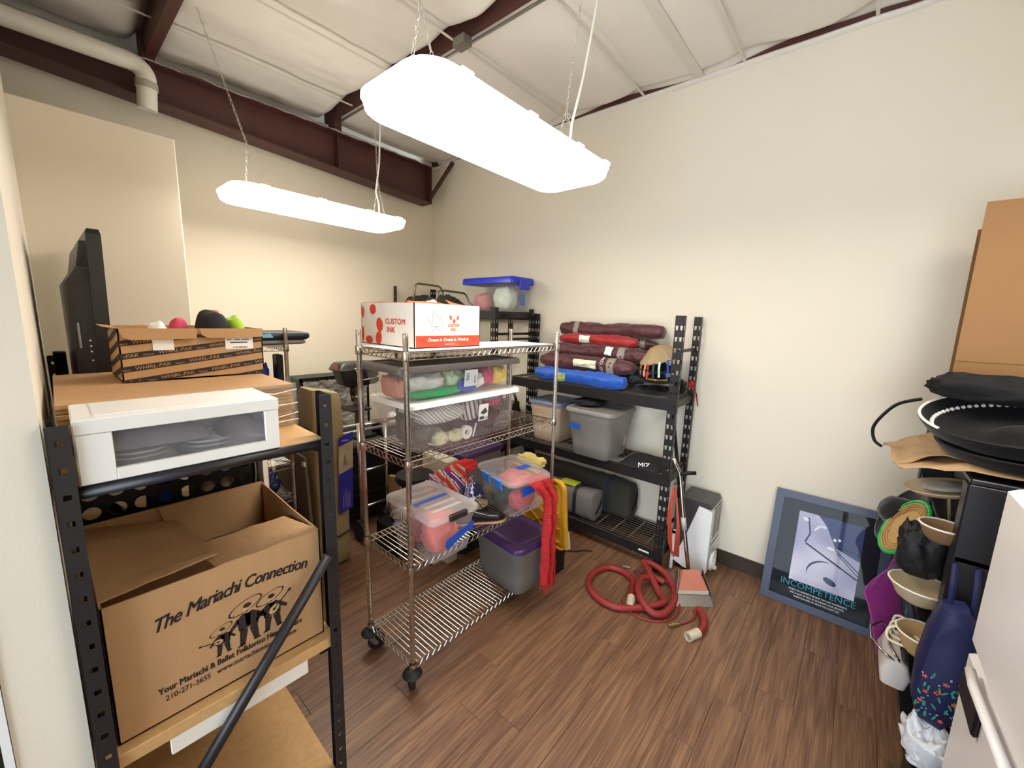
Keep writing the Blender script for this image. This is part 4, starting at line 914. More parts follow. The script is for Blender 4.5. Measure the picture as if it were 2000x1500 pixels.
# ================================================================== black racks along the right wall
m_blk = mat('black powder coat', '#171517', .45, var=.08, vs=6)
m_deck = mat('zinc deck wire', '#b9b2a6', .3, .9, var=.1)
tear = lambda u: [(u-.006, .022), (u+.006, .022), (u+.0095, .052), (u-.0095, .052)]
def tpost(x, y, H, sx, sy):
    """angle post: wide leg faces the room/wall (two slot columns), narrow leg faces the rack end; sx,sy point into the rack"""
    c = B(); wy, wx, p = .060, .040, .0762
    ya = y if sy > 0 else y-wy
    for k in range(2): plate_holes(c, (x, ya+k*wy/2, 0), (0, 1, 0), (0, 0, 1), wy/2, H, p, tear(wy/4), .002*sx)
    xa = x if sx > 0 else x-wx
    plate_holes(c, (xa, y, 0), (1, 0, 0), (0, 0, 1), wx, H, p, tear(wx/2), -.002*sy)
    return c
def big_rack(label, x0, x1, y0, y1, Hn, Hf, shelves, decks=True, group=None):
    t = thing('slotted_rack', label, 'rack', ((x0+x1)/2, (y0+y1)/2, 0), group)
    for (x, sx) in ((x0, 1), (x1, -1)):
        for (y, sy, H) in ((y0, 1, Hn), (y1, -1, Hf)): tpost(x, y, H, sx, sy).build('post', m_blk, t)
    for z in shelves:
        for xa, xb in ((x0+.003, x0+.033), (x1-.033, x1-.003)):
            c = B(); c.bbox(xa, xb, y0+.012, y1-.012, z-.078, z, .003); c.build('long_beam', m_blk, t)
        for ya, yb in ((y0+.012, y0+.04), (y1-.04, y1-.012)):
            c = B(); c.bbox(x0+.034, x1-.034, ya, yb, z-.06, z-.004, .002); c.build('end_beam', m_blk, t)
        if decks:
            c = B(); n = int((x1-x0)/.034)
            for k in range(1, n): x = x0+(x1-x0)*k/n; c.tube([(x, y0+.03, z+.001), (x, y1-.03, z+.001)], .0024, 5)
            n = int((y1-y0)/.14)
            for k in range(1, n): y = y0+(y1-y0)*k/n; c.tube([(x0+.01, y, z-.003), (x1-.01, y, z-.003)], .003, 5)
            c.build('wire_deck', m_deck, t)
    for y, H in ((y0+.03, Hn), (y1-.03, Hf)):
        c = B(); c.tube([(x0+.02, y, H-.24), (x1-.02, y, H-.24)], .012, 8); c.build('cross_brace', m_blk, t)
        c = B(); c.tube([(x0+.03, y, 1.22), (x1-.03, y, .50)], .014, 6); c.build('diagonal_brace', m_blk, t)
        c = B(); c.tube([(x0+.02, y, .30), (x1-.02, y, .30)], .012, 8); c.build('cross_brace', m_blk, t)
    return t
R1 = big_rack('black slotted rack with wire decks against the right wall, holding the folded chair bags', -.452, -.045, -3.225, -1.665, 1.872, 1.872, (1.292, .737, .157))
c = B(); c.box(-.4545, -.4525, -3.13, -3.05, .112, .124); c.build('sticker', m_paper, R1)
R2 = big_rack('black slotted rack in the far corner carrying the blue-lidded bin', -.60, -.045, -1.645, -.06, 1.915, 2.14, (1.885, .60))
m_dkbox = mat('dark brown box', '#4a352a', .7); 

# ---- rolled chair bags
def bag(label, x, ya, yb, z, r, m, seed, flat=.9, strap=(), tag_=None, txt=None, endr=.6, name='chair_bag', sag=.0):
    t = thing(name, label, 'bag', (x, (ya+yb)/2, z-r*flat), 'rolled folding-chair bags on the upper rack shelf')
    n = 80; rings = []; z += r*flat*.08; r = r*1.08
    def rad(s): return r*min(1, endr+(1-endr)*min(s, 1-s)*9) if 0 < s < 1 else r*endr*.75
    def pt(s, a):
        y = ya+(yb-ya)*s; k = 1+.24*nz(math.cos(a)*1.2+seed, math.sin(a)*1.2, s*5)+.16*nz(math.cos(a)*2.5+seed, math.sin(a)*2.5, s*14)-.14*abs(nz(math.cos(a)*2+seed*3, math.sin(a)*2+s*6, s*18))
        rr_ = rad(s)*k; zz = math.sin(a)*rr_*flat
        return V(x+math.cos(a)*rr_, y, max(z+zz+.012*nz(s*3, seed, 2), z-r*flat+.001))
    c = B(); c.loft([[pt(i/n, 2*math.pi*k/18) for k in range(18)] for i in range(n+1)]); c.build('bag_cloth', m, t, smooth=True)
    for s, w, mm in strap:
        c = B(); rg = []
        for q in (s-w/2, s+w/2): rg.append([pt(q, 2*math.pi*k/18)+V(math.cos(2*math.pi*k/18)*.004, 0, math.sin(2*math.pi*k/18)*.004) for k in range(18)])
        c.loft(rg, cap=False); c.build('strap', mm, t, smooth=True)
    if tag_:
        s0, s1, a0, a1, mm = tag_; c = B()
        c.grid(lambda u, v: pt(s0+(s1-s0)*u, a0+(a1-a0)*v)+V(math.cos(a0+(a1-a0)*v)*.006, 0, math.sin(a0+(a1-a0)*v)*.006), 6, 6); c.build('tag', mm, t)
    if txt:
        body, s0, a0, size = txt; vs, fs = text2d(body, size, bold=.01); c = B()
        c.add([pt(s0-yy_/(abs(yb-ya)), a0-xx/r)+V(math.cos(a0-xx/r)*.007, 0, math.sin(a0-xx/r)*.007) for xx, yy_ in vs], fs); c.build('lettering', m_paper, t)
    return t
def nylon(name, col): return mat(name, col, .5, var=.18, vs=9, bump=.9, bs=20, sheen=.2)
m_mar = nylon('maroon nylon', '#4c1c22'); m_gstrap = mat('grey strap', '#8f877f', .7); m_rbag = nylon('red nylon', '#9e1820'); m_bbag = nylon('blue nylon', '#1452b6')
P2 = math.pi
bag('bright blue nylon chair bag lying lowest at the front edge of the rack shelf', -.393, -2.82, -1.97, 1.353, .056, m_bbag, 3, flat=1.0, endr=.75, tag_=(.60, .72, 2.7, 3.9, mat('green leaf label', '#9db56a', .5, var=.4, vs=40)))
bag('maroon chair bag with orange picture label and white lettering, just above the blue one', -.318, -2.85, -1.97, 1.462, .073, m_mar, 5, flat=.82, strap=((.20, .07, m_gstrap),), tag_=(.33, .57, 2.6, 3.55, mat('cream label', '#e9e2c8', .5, var=.12, vs=18)), txt=('OOL COM', .29, 3.9, .032))
bag('maroon chair bag with hanging white tag, third from the bottom', -.222, -2.92, -1.99, 1.558, .076, m_mar, 9, flat=.75, strap=((.22, .06, m_gstrap),), tag_=(.30, .37, 2.2, 3.3, m_paper))
bag('bright red chair bag with white tag, just above the maroon ones', -.185, -2.80, -2.07, 1.655, .052, m_rbag, 12, flat=.9, tag_=(.55, .69, 2.4, 3.7, m_paper))
bag('maroon chair bag half hidden at the wall, its end right of the red one', -.085, -2.92, -2.12, 1.640, .042, m_mar, 15, strap=((.14, .06, m_gstrap),))
bag('topmost maroon chair bag, with a crest at its right end near the wall', -.125, -2.98, -2.04, 1.742, .066, m_mar, 19, flat=.85, strap=((.80, .05, m_gstrap),), endr=.8)
bag('black bag at the very back of the shelf under the maroon ones', -.13, -2.85, -2.05, 1.368, .072, nylon('black nylon', '#1d1b1f'), 22, flat=.95)
bag('black bag just above the rearmost one, mostly hidden by the maroon bags', -.115, -2.84, -2.10, 1.50, .05, MATS['black nylon'], 25)
# ---- hats at the right end of the shelf
m_felt = mat('black felt', '#0b090e', .85, var=.15, bump=.15, bs=80, sheen=.1, spec=.25)
def hat(label, x, y, z, R, m, rx=0, ry=0, band=None, brim_up=.03, h=.11, rc=.075, squash=1.0, group='hats', name='hat'):
    X = at(x, y, z, rx=rx, ry=ry); t = thing(name, label, 'hat', X @ V(0, 0, 0), group)
    c = B(X); pr = [(R, brim_up), (R-.004, brim_up+.006), (R*.8, .010+brim_up*.35), (rc+.012, .008), (rc, .016), (rc*.92, h*.6), (rc*.72, h*.92), (rc*.4, h), (.004, h*.97)]
    lo = [(.004, 0), (rc, 0), (R*.8, brim_up*.3), (R, brim_up)]
    c.lathe(lo+pr, 32, sy=squash, cap=False); c.build('crown_and_brim', m, t, smooth=True, auto=60)
    if band:
        c = B(X); c.lathe([(rc+.003, .018), (rc+.003, .034), (rc-.004, .036)], 32, cap=False, sy=squash); c.build('band', band, t, smooth=True)
    return t
m_gold = mat('gold braid', '#c9a04a', .35, .7)
hat('black felt hat at the bottom of the pile on the rack shelf', -.262, -3.005, 1.2965, .155, m_felt, h=.06)
hat('black felt hat with gold braid, second in the pile on the rack shelf', -.262, -3.005, 1.375, .152, m_felt, band=m_gold, h=.07)
hat('black felt hat third in the pile, under the ribboned one', -.262, -3.005, 1.455, .15, m_felt, h=.08, ry=-4)
m_khaki = mat('khaki canvas', '#a08a68', .85, var=.08)
X = at(-.262, -3.015, 1.575, ry=-14, rx=-14); t = thing('ribbon_hat', 'khaki hat with coloured ribbons round its brim on top of the black hats', 'hat', X @ V(0, 0, 0))
c = B(X); c.lathe([(.155, -.02), (.158, -.012), (.10, .040), (.06, .075), (.02, .085), (.003, .086)], 11, cap=False); c.build('brim', m_khaki, t)
for k, (a, col, L) in enumerate(((168, '#b02a3a', .11), (158, '#e0a070', .09), (185, '#27382e', .11), (200, '#bfe0d8', .11), (222, '#2a5fc8', .13), (248, '#c8d8b0', .12), (290, '#d2c04a', .12), (305, '#7a3a9a', .13), (140, '#d86a5a', .08))):
    a = math.radians(a); p = X @ V(.157*math.cos(a), .157*math.sin(a), -.012); tdir = V(-math.sin(a), math.cos(a), 0)*.009
    c = B(); c.grid(lambda u, v: p+tdir*(u-.5)*1.6+V(.006*math.cos(a)+.006*math.sin(v*5+k), 0, -L*v+.004), 2, 10, thick=.0008); c.build('ribbon', mat('ribbon %d' % k, col, .6), t)
o = blob('bag_strap', 'black cap with dangling straps behind the slotted post', 'cap', -.13, -3.13, 1.296, .06, .05, .10, m_felt, 61, .15)
for k in range(2):
    c = B(); c.tube([(-.14+.02*k, -3.16, 1.385), (-.12+.02*k, -3.21, 1.37), (-.10+.02*k, -3.245, 1.30), (-.085+.01*k, -3.262, 1.21)], .003, 5); c.build('strap', m_black if k else mat('red cord', '#b5222a', .6), o)
blob('red_flower', 'small red cloth flower beside the rear slotted post', 'flower', -.085, -3.20, 1.345, .022, .022, .045, cl('flower red', '#c8242c'), 62, .3, n=16)

# ---- totes and shirt on the middle shelf
m_beige = mat('beige tote plastic', '#cdb8a0', .45, var=.03); m_blid = mat('slate blue lid plastic', '#5f6b88', .38, var=.05)
tote('beige_tote', 'beige plastic tote with slate blue lid on the middle rack shelf', 'tote', at(-.245, -2.085, 0), .29, .27, .34, .33, .741, 1.085, m_beige, m_blid, lid=.022, r=.04)
t = tote('grey_tote', 'big grey tote with blue tape on its side on the middle rack shelf', 'tote', at(-.335, -2.600, 0), .34, .33, .43, .40, .741, 1.115, m_gry, m_gry, lid=.022, r=.06)
Fg = Face((-.545, -2.50, .96), (0, -1, 0), (.10, 0, 1), (-1, 0, .1)); card(t, Fg, -.05, .045, .015, .050, .024, 'tape', m_blue)
Fg2 = Face((-.40, -2.795, .85), (1, 0, 0), (0, -.09, 1), (0, -1, -.09)); card(t, Fg2, .07, .105, .0, .075, .010, 'label', MATS['worn label'])
blob('cloth', 'dark navy cloth lying on the lid of the big grey tote', 'cloth', -.34, -2.50, 1.139, .15, .12, .045, cl('dark navy cloth', '#1b1b24'), 65, .2)
o = lump(-.455, -.12, -3.15, -2.83, .741, .045, 12, n=30, pw=.35, amp=.6, freq=7).build('folded_shirt', mat('black cotton', '#1c1b20', .95, bump=.4, bs=25), None, smooth=True); tag(o, 'crumpled black shirt with white lettering at the right end of the middle rack shelf', 'shirt')
c = B(); Fs = Face((-.452, -2.99, .755), V(.45, -.9, 0), V(.3, .15, .9), V(-.9, -.3, .4)); Fs.text(c, 'MIZ', .0, .0, .05, e=.006, bold=.01); c.build('lettering', m_paper, o)
# ---- duffels on the lower shelf
def duffel(label, x0, x1, y0, y1, z0, z1, m, straps, seed, lab_=None, chamfer=.06):
    t = thing('duffel', label, 'bag', ((x0+x1)/2, (y0+y1)/2, z0)); n = 26; rings = []; cx, cz, w, h = (x0+x1)/2, (z0+z1)/2, x1-x0, z1-z0
    def ring(s, grow=0):
        y = y0+(y1-y0)*s; e = .74 if s in (0, 1) else 1
        return [(cx+px*e+(.012*nz(px*20, s*9, seed)), y+.01*nz(px*15, pz*15, seed), max(z0, cz+pz*e+.014*nz(s*7, px*12+seed, pz*9))) for px, pz in rr(w+grow, h+grow, chamfer, 3)]
    rings = [ring(0), ring(.02)]+[ring(.02+.96*k/n) for k in range(1, n)]+[ring(.98), ring(1)]
    c = B(); c.loft(rings); c.build('bag_cloth', m, t, smooth=True, auto=60)
    for s in straps:
        c = B(); c.loft([ring(s, .008), ring(s+.035/(y1-y0), .008)], cap=False); c.build('strap', mat('navy webbing', '#1d2434', .6), t, smooth=True)
    if lab_:
        c = B(); c.add([(x0+.03, y0+(y1-y0)*lab_[0], z1+.010), (x1-.05, y0+(y1-y0)*lab_[0], z1+.012), (x1-.05, y0+(y1-y0)*lab_[1], z1+.012), (x0+.03, y0+(y1-y0)*lab_[1], z1+.010)], [(0, 1, 2, 3)]); c.build('label', lab_[2], t)
    c = B(); c.tube([(cx-.05, y0-.002, cz-.06), (cx, y0-.012, cz), (cx+.05, y0-.002, cz+.06)], .006, 5); c.build('zip', m_black, t)
    return t
duffel('grey canvas duffel with yellow label at the front of the lowest rack shelf', -.435, -.235, -2.635, -1.90, .161, .405, mat('grey canvas', '#6f6a68', .8, var=.1, bump=.4, bs=14), (.22, .7), 2, (.28, .50, mat('yellow green label', '#c3cf3e', .5)))
duffel('long charcoal wheeled bag behind the grey duffel on the lowest rack shelf', -.212, -.06, -2.86, -1.80, .161, .49, mat('charcoal canvas', '#35332f', .8, var=.1, bump=.3, bs=14), (.18, .3), 5)

# ---- things on the corner rack
m_bl = mat('royal blue lid', '#1a35c0', .35, var=.04)
t = tote('blue_lid_bin', 'clear bin with royal blue latched lid on top of the corner rack', 'bin', at(-.215, -1.30, 0), .27, .60, .30, .66, 1.89, 2.175, m_clr2, m_bl, lid=.03, r=.03, lipdrop=.03)
c = B(); c.bbox(-.30, -.15, -1.668, -1.648, 2.09, 2.18, .006); c.build('latch', m_bl, t_lid[t.name])
Fb = Face((-.355, -1.628, 1.92), (1, 0, 0), (0, 0, 1), (0, -1, 0)); card(t, Fb, .10, .165, .02, .135, .012, 'label', mat('blue picture label', '#3f6fb8', .4, var=.3, vs=30))
blob('cloth', 'pink cloth at the left inside the blue-lidded bin', 'cloth', -.22, -1.12, 1.893, .08, .11, .17, cl('dusty pink cloth', '#c9838a'), 71, .1)
blob('cloth', 'pale mint cloth at the right inside the blue-lidded bin', 'cloth', -.22, -1.42, 1.893, .09, .115, .23, cl('pale mint cloth', '#cfdccf'), 72, .1)
m_tube = mat('bronze grey tube', '#8d8474', .35, .8)
def fchair(label, y, z, xa, xb, seed, yd):
    t = thing('folding_chair', label, 'chair', ((xa+xb)/2, y, 1.89))
    c = B(); c.tube([(xa, y+.02, 1.895), (xa, y, z-.07), (xa+.015, y, z-.02), (xa+.05, y, z), (xb-.09, y, z-.01), (xb-.05, y, z-.03), (xb-.02, y-.01, z-.10), (xb, y-.05, 1.95), (xb, y-.06, 1.895)], .011, 8); c.build('tube_frame', m_tube, t, smooth=True)
    for k in range(3):
        c = B(); c.tube([(xa+.03, y+yd*k*.05+.05, 1.91+.035*k), (xb-.02, y+yd*k*.05+.05, 1.91+.035*k)], .010, 6); c.build('crossbar', m_tube, t, smooth=True)
    o = lump(xa+.01, xb-.01, y+.0, y+.30, 1.90, .14, seed, n=20, pw=.35, amp=.5).build('fabric_seat', cl('dark olive fabric', '#3a382c'), None, smooth=True); o.parent = t; o.location = o.location-t.location
fchair('folded bronze tube chair nearest the back wall on the corner rack', -.42, 2.165, -.575, -.16, 3, 1)
fchair('folded bronze tube chair between the blue-lidded bin and the other folded chair', -.80, 2.085, -.575, -.12, 7, 1)
c = B(); c.bbox(-.50, -.10, -1.55, -1.1, .604, .98, .006); o = c.build('storage_box', m_dkbox); tag(o, 'dark brown box on the lower shelf of the corner rack', 'box')
c = B(); c.bbox(-.50, -.10, -1.0, -.4, .604, .90, .006); o = c.build('storage_box', m_black); tag(o, 'black box farther back on the lower shelf of the corner rack', 'box')

# ================================================================== floor in front of the racks
# ---- portable air conditioner
m_acw = mat('white ac plastic', '#e6e6e8', .35, var=.02); m_acd = mat('dark grey ac plastic', '#3b3a3c', .4, var=.08)
x0, x1, y0, y1, H = -.305, -.035, -3.495, -3.240, .565
t = thing('air_conditioner', 'white and dark grey portable air conditioner beside the rack', 'appliance', ((x0+x1)/2, (y0+y1)/2, 0))
c = B(); prof = [(y0+.01, .03), (y1-.10, .03), (y1-.02, .06), (y1-.10, .30), (y0+.09, H-.03), (y0, H-.05), (y0, .05)]
c.loft([[(x, y, z) for y, z in prof] for x in (x0, x1)]); ws_ = c.build('white_shell', m_acw, t)
c = B(); prof = [(y0+.092, H-.034), (y1-.098, .305), (y1-.022, .062), (y1, .06), (y1, H-.05), (y1-.03, H)]+[(y0+.02, H), (y0+.004, H-.03)]
c.loft([[(x, y, z) for y, z in prof] for x in (x0+.008, x1-.008)]); c.build('dark_shell', m_acd, t)
for k in range(11):
    for j in range(2):
        c = B(); z = .52-.022*k; xa = x0+.07+.10*j; c.box(xa, xa+.085, y0-.0015, y0+.002, z-.012, z); c.build('grille_slot', m_acd, ws_)
c = B(); c.box(x0+.05, x1-.015, y0-.003, y0+.001, .245, .25); c.build('seam', m_acd, t)
c = B()
for k in range(4):
    c.tube([(x0+.075+.055*math.cos(a)+.004*k, y0-.012-.004*k, .115+.065*math.sin(a)+.003*k) for a in [2*math.pi*q/16 for q in range(16)]], .0045, 5, closed=True)
c.tube([(x0+.12, y0-.015, .17), (x0+.16, y0-.02, .16), (x0+.165, y0-.02, .10), (x0+.17, y0-.02, .035)], .0045, 5); pc_ = c.build('power_cord', m_cord, t, smooth=True)
c = B(); c.bbox(x0+.158, x0+.182, y0-.032, y0-.010, .008, .036, .004); c.build('plug', m_cord, pc_)
for xx in (x0+.03, x1-.03):
    for yy_ in (y0+.04, y1-.05):
        c = B(); c.tube([(xx-.012, yy_, .016), (xx+.012, yy_, .016)], .016, 12); c.build('wheel', m_black, t)
c = B(); c.box(x0-.03, x0-.024, y1-.03, y1-.01, .0, .30); c.box(x0-.03, x0, y1-.03, y1-.01, .28, .30); c.build('side_fin', m_acw, t)
# ---- carpet cleaning wand with red head
m_cop = mat('salmon painted metal', '#b8705a', .5, var=.12, vs=14); m_alum = mat('brushed aluminium', '#8a8480', .38, .8, var=.15, vs=20, stretch=(1, 8, 1))
t = thing('carpet_wand', 'carpet cleaning wand with salmon red head and chrome tube leaning on the rack', 'cleaning tool', (-.60, -3.48, 0))
A, Bq, Cq, Dq = V(-.735, -3.435, .002), V(-.575, -3.625, .002), V(-.452, -3.50, .135), V(-.565, -3.365, .135)
def lerp4(u, v): return A.lerp(Bq, u).lerp(Dq.lerp(Cq, u), v)
nn = (Bq-A).cross(Dq-A).normalized()
c = B(); c.loft([[lerp4(0, 0), lerp4(1, 0), lerp4(1, .36), lerp4(0, .36)], [lerp4(.02, 0)-nn*.012, lerp4(.98, 0)-nn*.012, lerp4(.94, .36)-nn*.045, lerp4(.06, .36)-nn*.045]]); c.build('lip', m_alum, t)
up = nn if nn.z > 0 else -nn
c = B(); c.loft([[lerp4(.0, .36), lerp4(1.0, .36), lerp4(.92, 1), lerp4(.08, 1)], [lerp4(.05, .38)+up*.028, lerp4(.95, .38)+up*.028, lerp4(.80, .98)+up*.05, lerp4(.20, .98)+up*.05]]); c.build('head', m_cop, t)
c = B(); c.loft([[lerp4(.05, .33)+up*.005, lerp4(.95, .33)+up*.005, lerp4(.95, .40)+up*.031, lerp4(.05, .40)+up*.031], [lerp4(.05, .33)+up*.009, lerp4(.95, .33)+up*.009, lerp4(.95, .40)+up*.036, lerp4(.05, .40)+up*.036]]); c.build('trim_bar', mat('cream bar', '#d8cbb8', .5), t)
for s in (0, 1):
    c = B(); q = [lerp4(s, 0), lerp4(s, 1), lerp4(s*.9+.05, 1)+up*.05, lerp4(s, .3)+up*.03]; w_ = (Bq-A).normalized()*(.003 if s else -.003); c.loft([q, [p+w_ for p in q]]); c.build('side_plate', m_alum, t)
c = B(); c.tube([(-.512, -3.432, .15), (-.505, -3.40, .30), (-.485, -3.345, .56), (-.468, -3.31, .74), (-.463, -3.295, .80), (-.475, -3.265, .86), (-.480, -3.25, .90)], .0135, 10); c.build('tube', m_chrome, t, smooth=True)
c = B(); c.tube([(-.497, -3.375, .42), (-.490, -3.357, .50)], .017, 10); c.build('sleeve', mat('clear grey sleeve', '#b8b4ac', .3), t, smooth=True)
c = B(); c.tube([(-.468, -3.30, .79), (-.44, -3.345, .805), (-.42, -3.39, .812)], .013, 10); c.build('grip', m_black, t, smooth=True)
for k in range(5):
    c = B(); o_ = .008*k; c.tube([(-.50-.004*k, -3.275-.01*(k % 3), .70), (-.525-.006*k, -3.262-o_, .5), (-.535, -3.29-o_, .30-.02*k), (-.52, -3.33-o_, .22), (-.512, -3.33-o_*.5, .42), (-.503, -3.30, .66)], .004, 5); c.build('cord_loop', mat('orange red hose', '#b8442f', .5), t, smooth=True)
c = B(); c.tube([(-.485, -3.30, .72), (-.505, -3.285, .735), (-.515, -3.28, .72)], .004, 5); c.build('hook', m_black, t)
# ---- red vacuum hose
m_hose = mat('red ribbed hose', '#8c2a28', .5, var=.12, vs=10, bump=0); 
def smooth_path(pts, per=10):
    pts = [Vector(p) for p in pts]; out = []
    for i in range(len(pts)-1):
        p0, p1, p2, p3 = pts[max(i-1, 0)], pts[i], pts[i+1], pts[min(i+2, len(pts)-1)]
        for k in range(per):
            s = k/per; out.append(.5*((2*p1)+(p2-p0)*s+(2*p0-5*p1+4*p2-p3)*s*s+(3*p1-p0-3*p2+p3)*s**3))
    out.append(pts[-1]); return out
hp = [(-.912, -3.205, .024), (-.80, -3.165, .024), (-.717, -3.132, .024), (-.664, -3.045, .024), (-.685, -2.934, .024), (-.819, -2.881, .024), (-.956, -2.918, .024), (-1.036, -3.022, .024), (-1.043, -3.155, .024), (-.94, -3.28, .026), (-.842, -3.355, .03), (-.782, -3.372, .032), (-.715, -3.31, .034), (-.60, -3.20, .068), (-.535, -3.14, .072), (-.515, -3.125, .072), (-.49, -3.19, .066), (-.53, -3.30, .055), (-.65, -3.399, .035), (-.829, -3.425, .026), (-.93, -3.386, .030), (-.935, -3.31, .050), (-.84, -3.22, .070), (-.71, -3.19, .070), (-.61, -3.24, .045), (-.585, -3.30, .030)]
def ribbed(path, r, pitch=.0095):
    path = [Vector(p) for p in path]; L = [0]
    for a, b_ in zip(path, path[1:]): L.append(L[-1]+(b_-a).length)
    n = int(L[-1]/pitch)*2; pts = []; rad = []; j = 0
    for k in range(n+1):
        s = L[-1]*k/n
        while j < len(L)-2 and L[j+1] < s: j += 1
        f = (s-L[j])/max(1e-9, L[j+1]-L[j]); pts.append(path[j].lerp(path[j+1], f)); rad.append(r if k % 2 else r*.93)
    return pts, rad
t = thing('vacuum_hose', 'red ribbed vacuum hose coiled in loops on the wooden floor', 'hose', (-.75, -3.15, 0))
pts, rad = ribbed(smooth_path(hp), .0225); c = B(); c.tube(pts, rad, 12); c.build('hose', m_hose, t, smooth=True)
c = B(); c.tube([(-.985, -3.232, .025), (-.885, -3.197, .025)], .0265, 14); c.build('cuff', mat('cream cuff', '#cfc2aa', .6, var=.1), t, smooth=True, auto=40)
c = B(); c.tube(smooth_path([(-.93, -3.15, .006), (-.99, -3.22, .006), (-1.0, -3.32, .006), (-.93, -3.43, .006), (-.80, -3.47, .006), (-.66, -3.43, .006), (-.56, -3.33, .006), (-.54, -3.22, .012), (-.60, -3.10, .03), (-.70, -3.15, .06)]), .006, 6); c.build('solution_line', m_hose, t, smooth=True)
c = B(); c.tube([(-.58, -2.99, .008), (-.56, -3.04, .010)], .010, 8); c.build('coupler', m_zinc, t)
t = thing('hose_end', 'short red hose end with cream cuff lying in front of the wand', 'hose', (-.85, -3.60, 0))
pts, rad = ribbed(smooth_path([(-.69, -3.56, .024), (-.746, -3.607, .024), (-.841, -3.632, .024), (-.92, -3.618, .024)]), .0225); c = B(); c.tube(pts, rad, 12); c.build('hose', m_hose, t, smooth=True)
c = B(); Xc = [(-.905, -3.622, .0265), (-.985, -3.588, .0265)]; c.tube(Xc, .0265, 16, cap=False); c.tube(Xc, .0225, 16, cap=False)
d_ = (V(*Xc[1])-V(*Xc[0])).normalized(); a_ = d_.cross(V(0, 0, 1)).normalized(); b2 = a_.cross(d_)
c.loft([[V(*Xc[1])+(a_*math.cos(2*math.pi*k/16)+b2*math.sin(2*math.pi*k/16))*r for k in range(16)] for r in (.0265, .0225)], cap=False); c.build('cuff', MATS['cream cuff'], t, smooth=True, auto=40)
c = B(); c.tube(smooth_path([(-.70, -3.535, .008), (-.75, -3.56, .007), (-.82, -3.548, .007), (-.90, -3.505, .009)]), .006, 6); c.build('solution_line', m_hose, t, smooth=True)
c = B(); c.tube([(-.895, -3.508, .012), (-.955, -3.465, .012)], [.009, .012], 8); c.tube([(-.925, -3.487, .0135), (-.938, -3.477, .0135)], .0135, 8); c.build('brass_coupler', mat('brass', '#b39a6a', .35, .9), t)

# ---- framed poster leaning on the wall
O = V(-.205, -3.822, .001); U = V(0, -1, 0); Vd = V(.175, 0, .72).normalized(); N = U.cross(Vd); N = N if N.x < 0 else -N; PWd, PHt = .608, .741
t = thing('framed_poster', 'framed INCOMPETENCE poster in a dark blue frame leaning on the right wall', 'poster', (-.2, -4.13, 0))
m_fr = mat('dark blue frame', '#2c3450', .35, var=.06); fw = .047
O2 = O-N*.018
for pts in (((0, 0), (PWd, 0), (PWd-fw, fw), (fw, fw)), ((PWd, 0), (PWd, PHt), (PWd-fw, PHt-fw), (PWd-fw, fw)), ((PWd, PHt), (0, PHt), (fw, PHt-fw), (PWd-fw, PHt-fw)), ((0, PHt), (0, 0), (fw, fw), (fw, PHt-fw))):
    c = B(); c.prism(pts, O2, U, Vd, N, .020); c.build('frame_side', m_fr, t)
F = Face(O2, U, Vd, N)
c = B(); c.prism(((fw-.004, fw-.004), (PWd-fw+.004, fw-.004), (PWd-fw+.004, PHt-fw+.004), (fw-.004, PHt-fw+.004)), O2, U, Vd, N, .004); c.build('mat_board', mat('near black print', '#10151f', .6, var=.1, spec=.15), t)
m_pic = bpy.data.materials.new('blue white print'); m_pic.use_nodes = True
nt = m_pic.node_tree; _n = nt.nodes; tc = _n.new('ShaderNodeTexCoord'); mp = _n.new('ShaderNodeMapping'); mp.inputs['Rotation'].default_value = (0, 0, .0); nt.links.new(tc.outputs['Object'], mp.inputs[0])
ns = _n.new('ShaderNodeTexNoise'); ns.inputs['Scale'].default_value = 3.2; ns.inputs['Detail'].default_value = 1.0; nt.links.new(mp.outputs[0], ns.inputs['Vector'])
rp = _n.new('ShaderNodeValToRGB'); nt.links.new(ns.outputs['Fac'], rp.inputs[0]); rp.color_ramp.elements[0].position = .30; rp.color_ramp.elements[0].color = (*lin('#7f86b8'), 1); rp.color_ramp.elements[1].position = .58; rp.color_ramp.elements[1].color = (*lin('#e2dcf0'), 1)
nt.links.new(rp.outputs[0], _n['Principled BSDF'].inputs['Base Color']); _n['Principled BSDF'].inputs['Roughness'].default_value = .6; _n['Principled BSDF'].inputs['Specular IOR Level'].default_value = .15
u0, u1, v0, v1 = .143, .478, .168, .625
c = B(); F.rect(c, u0, u1, v0, v1, .0048); pic = c.build('picture', m_pic, t)
m_dp = mat('dark blue print', '#27305c', .6, spec=.15); m_pp = mat('pale print', '#eef0fa', .6, spec=.15)
c = B(); q = lambda a, b_: (u0+(u1-u0)*a, v0+(v1-v0)*b_)
F.poly(c, [q(.30, 1), q(1, 1), q(1, .52), q(.62, .62), q(.45, .88)], .0050)
c.build('print_shadow', mat('slate print', '#3c4676', .6, spec=.15), pic)
c = B(); F.line(c, [q(.17, .57), q(1, .28)], .011, .0052); F.line(c, [q(.62, .60), q(1, .38)], .006, .0052); F.line(c, [q(.66, .55), q(1, .33)], .005, .0052); F.line(c, [q(.16, .93), q(.22, .72), q(.16, .58)], .009, .0052); F.line(c, [q(.62, .62), q(.96, .62)], .010, .0053)
F.ell(c, *q(.62, .14), .036, .019, .0053, -.4); c.m = 0
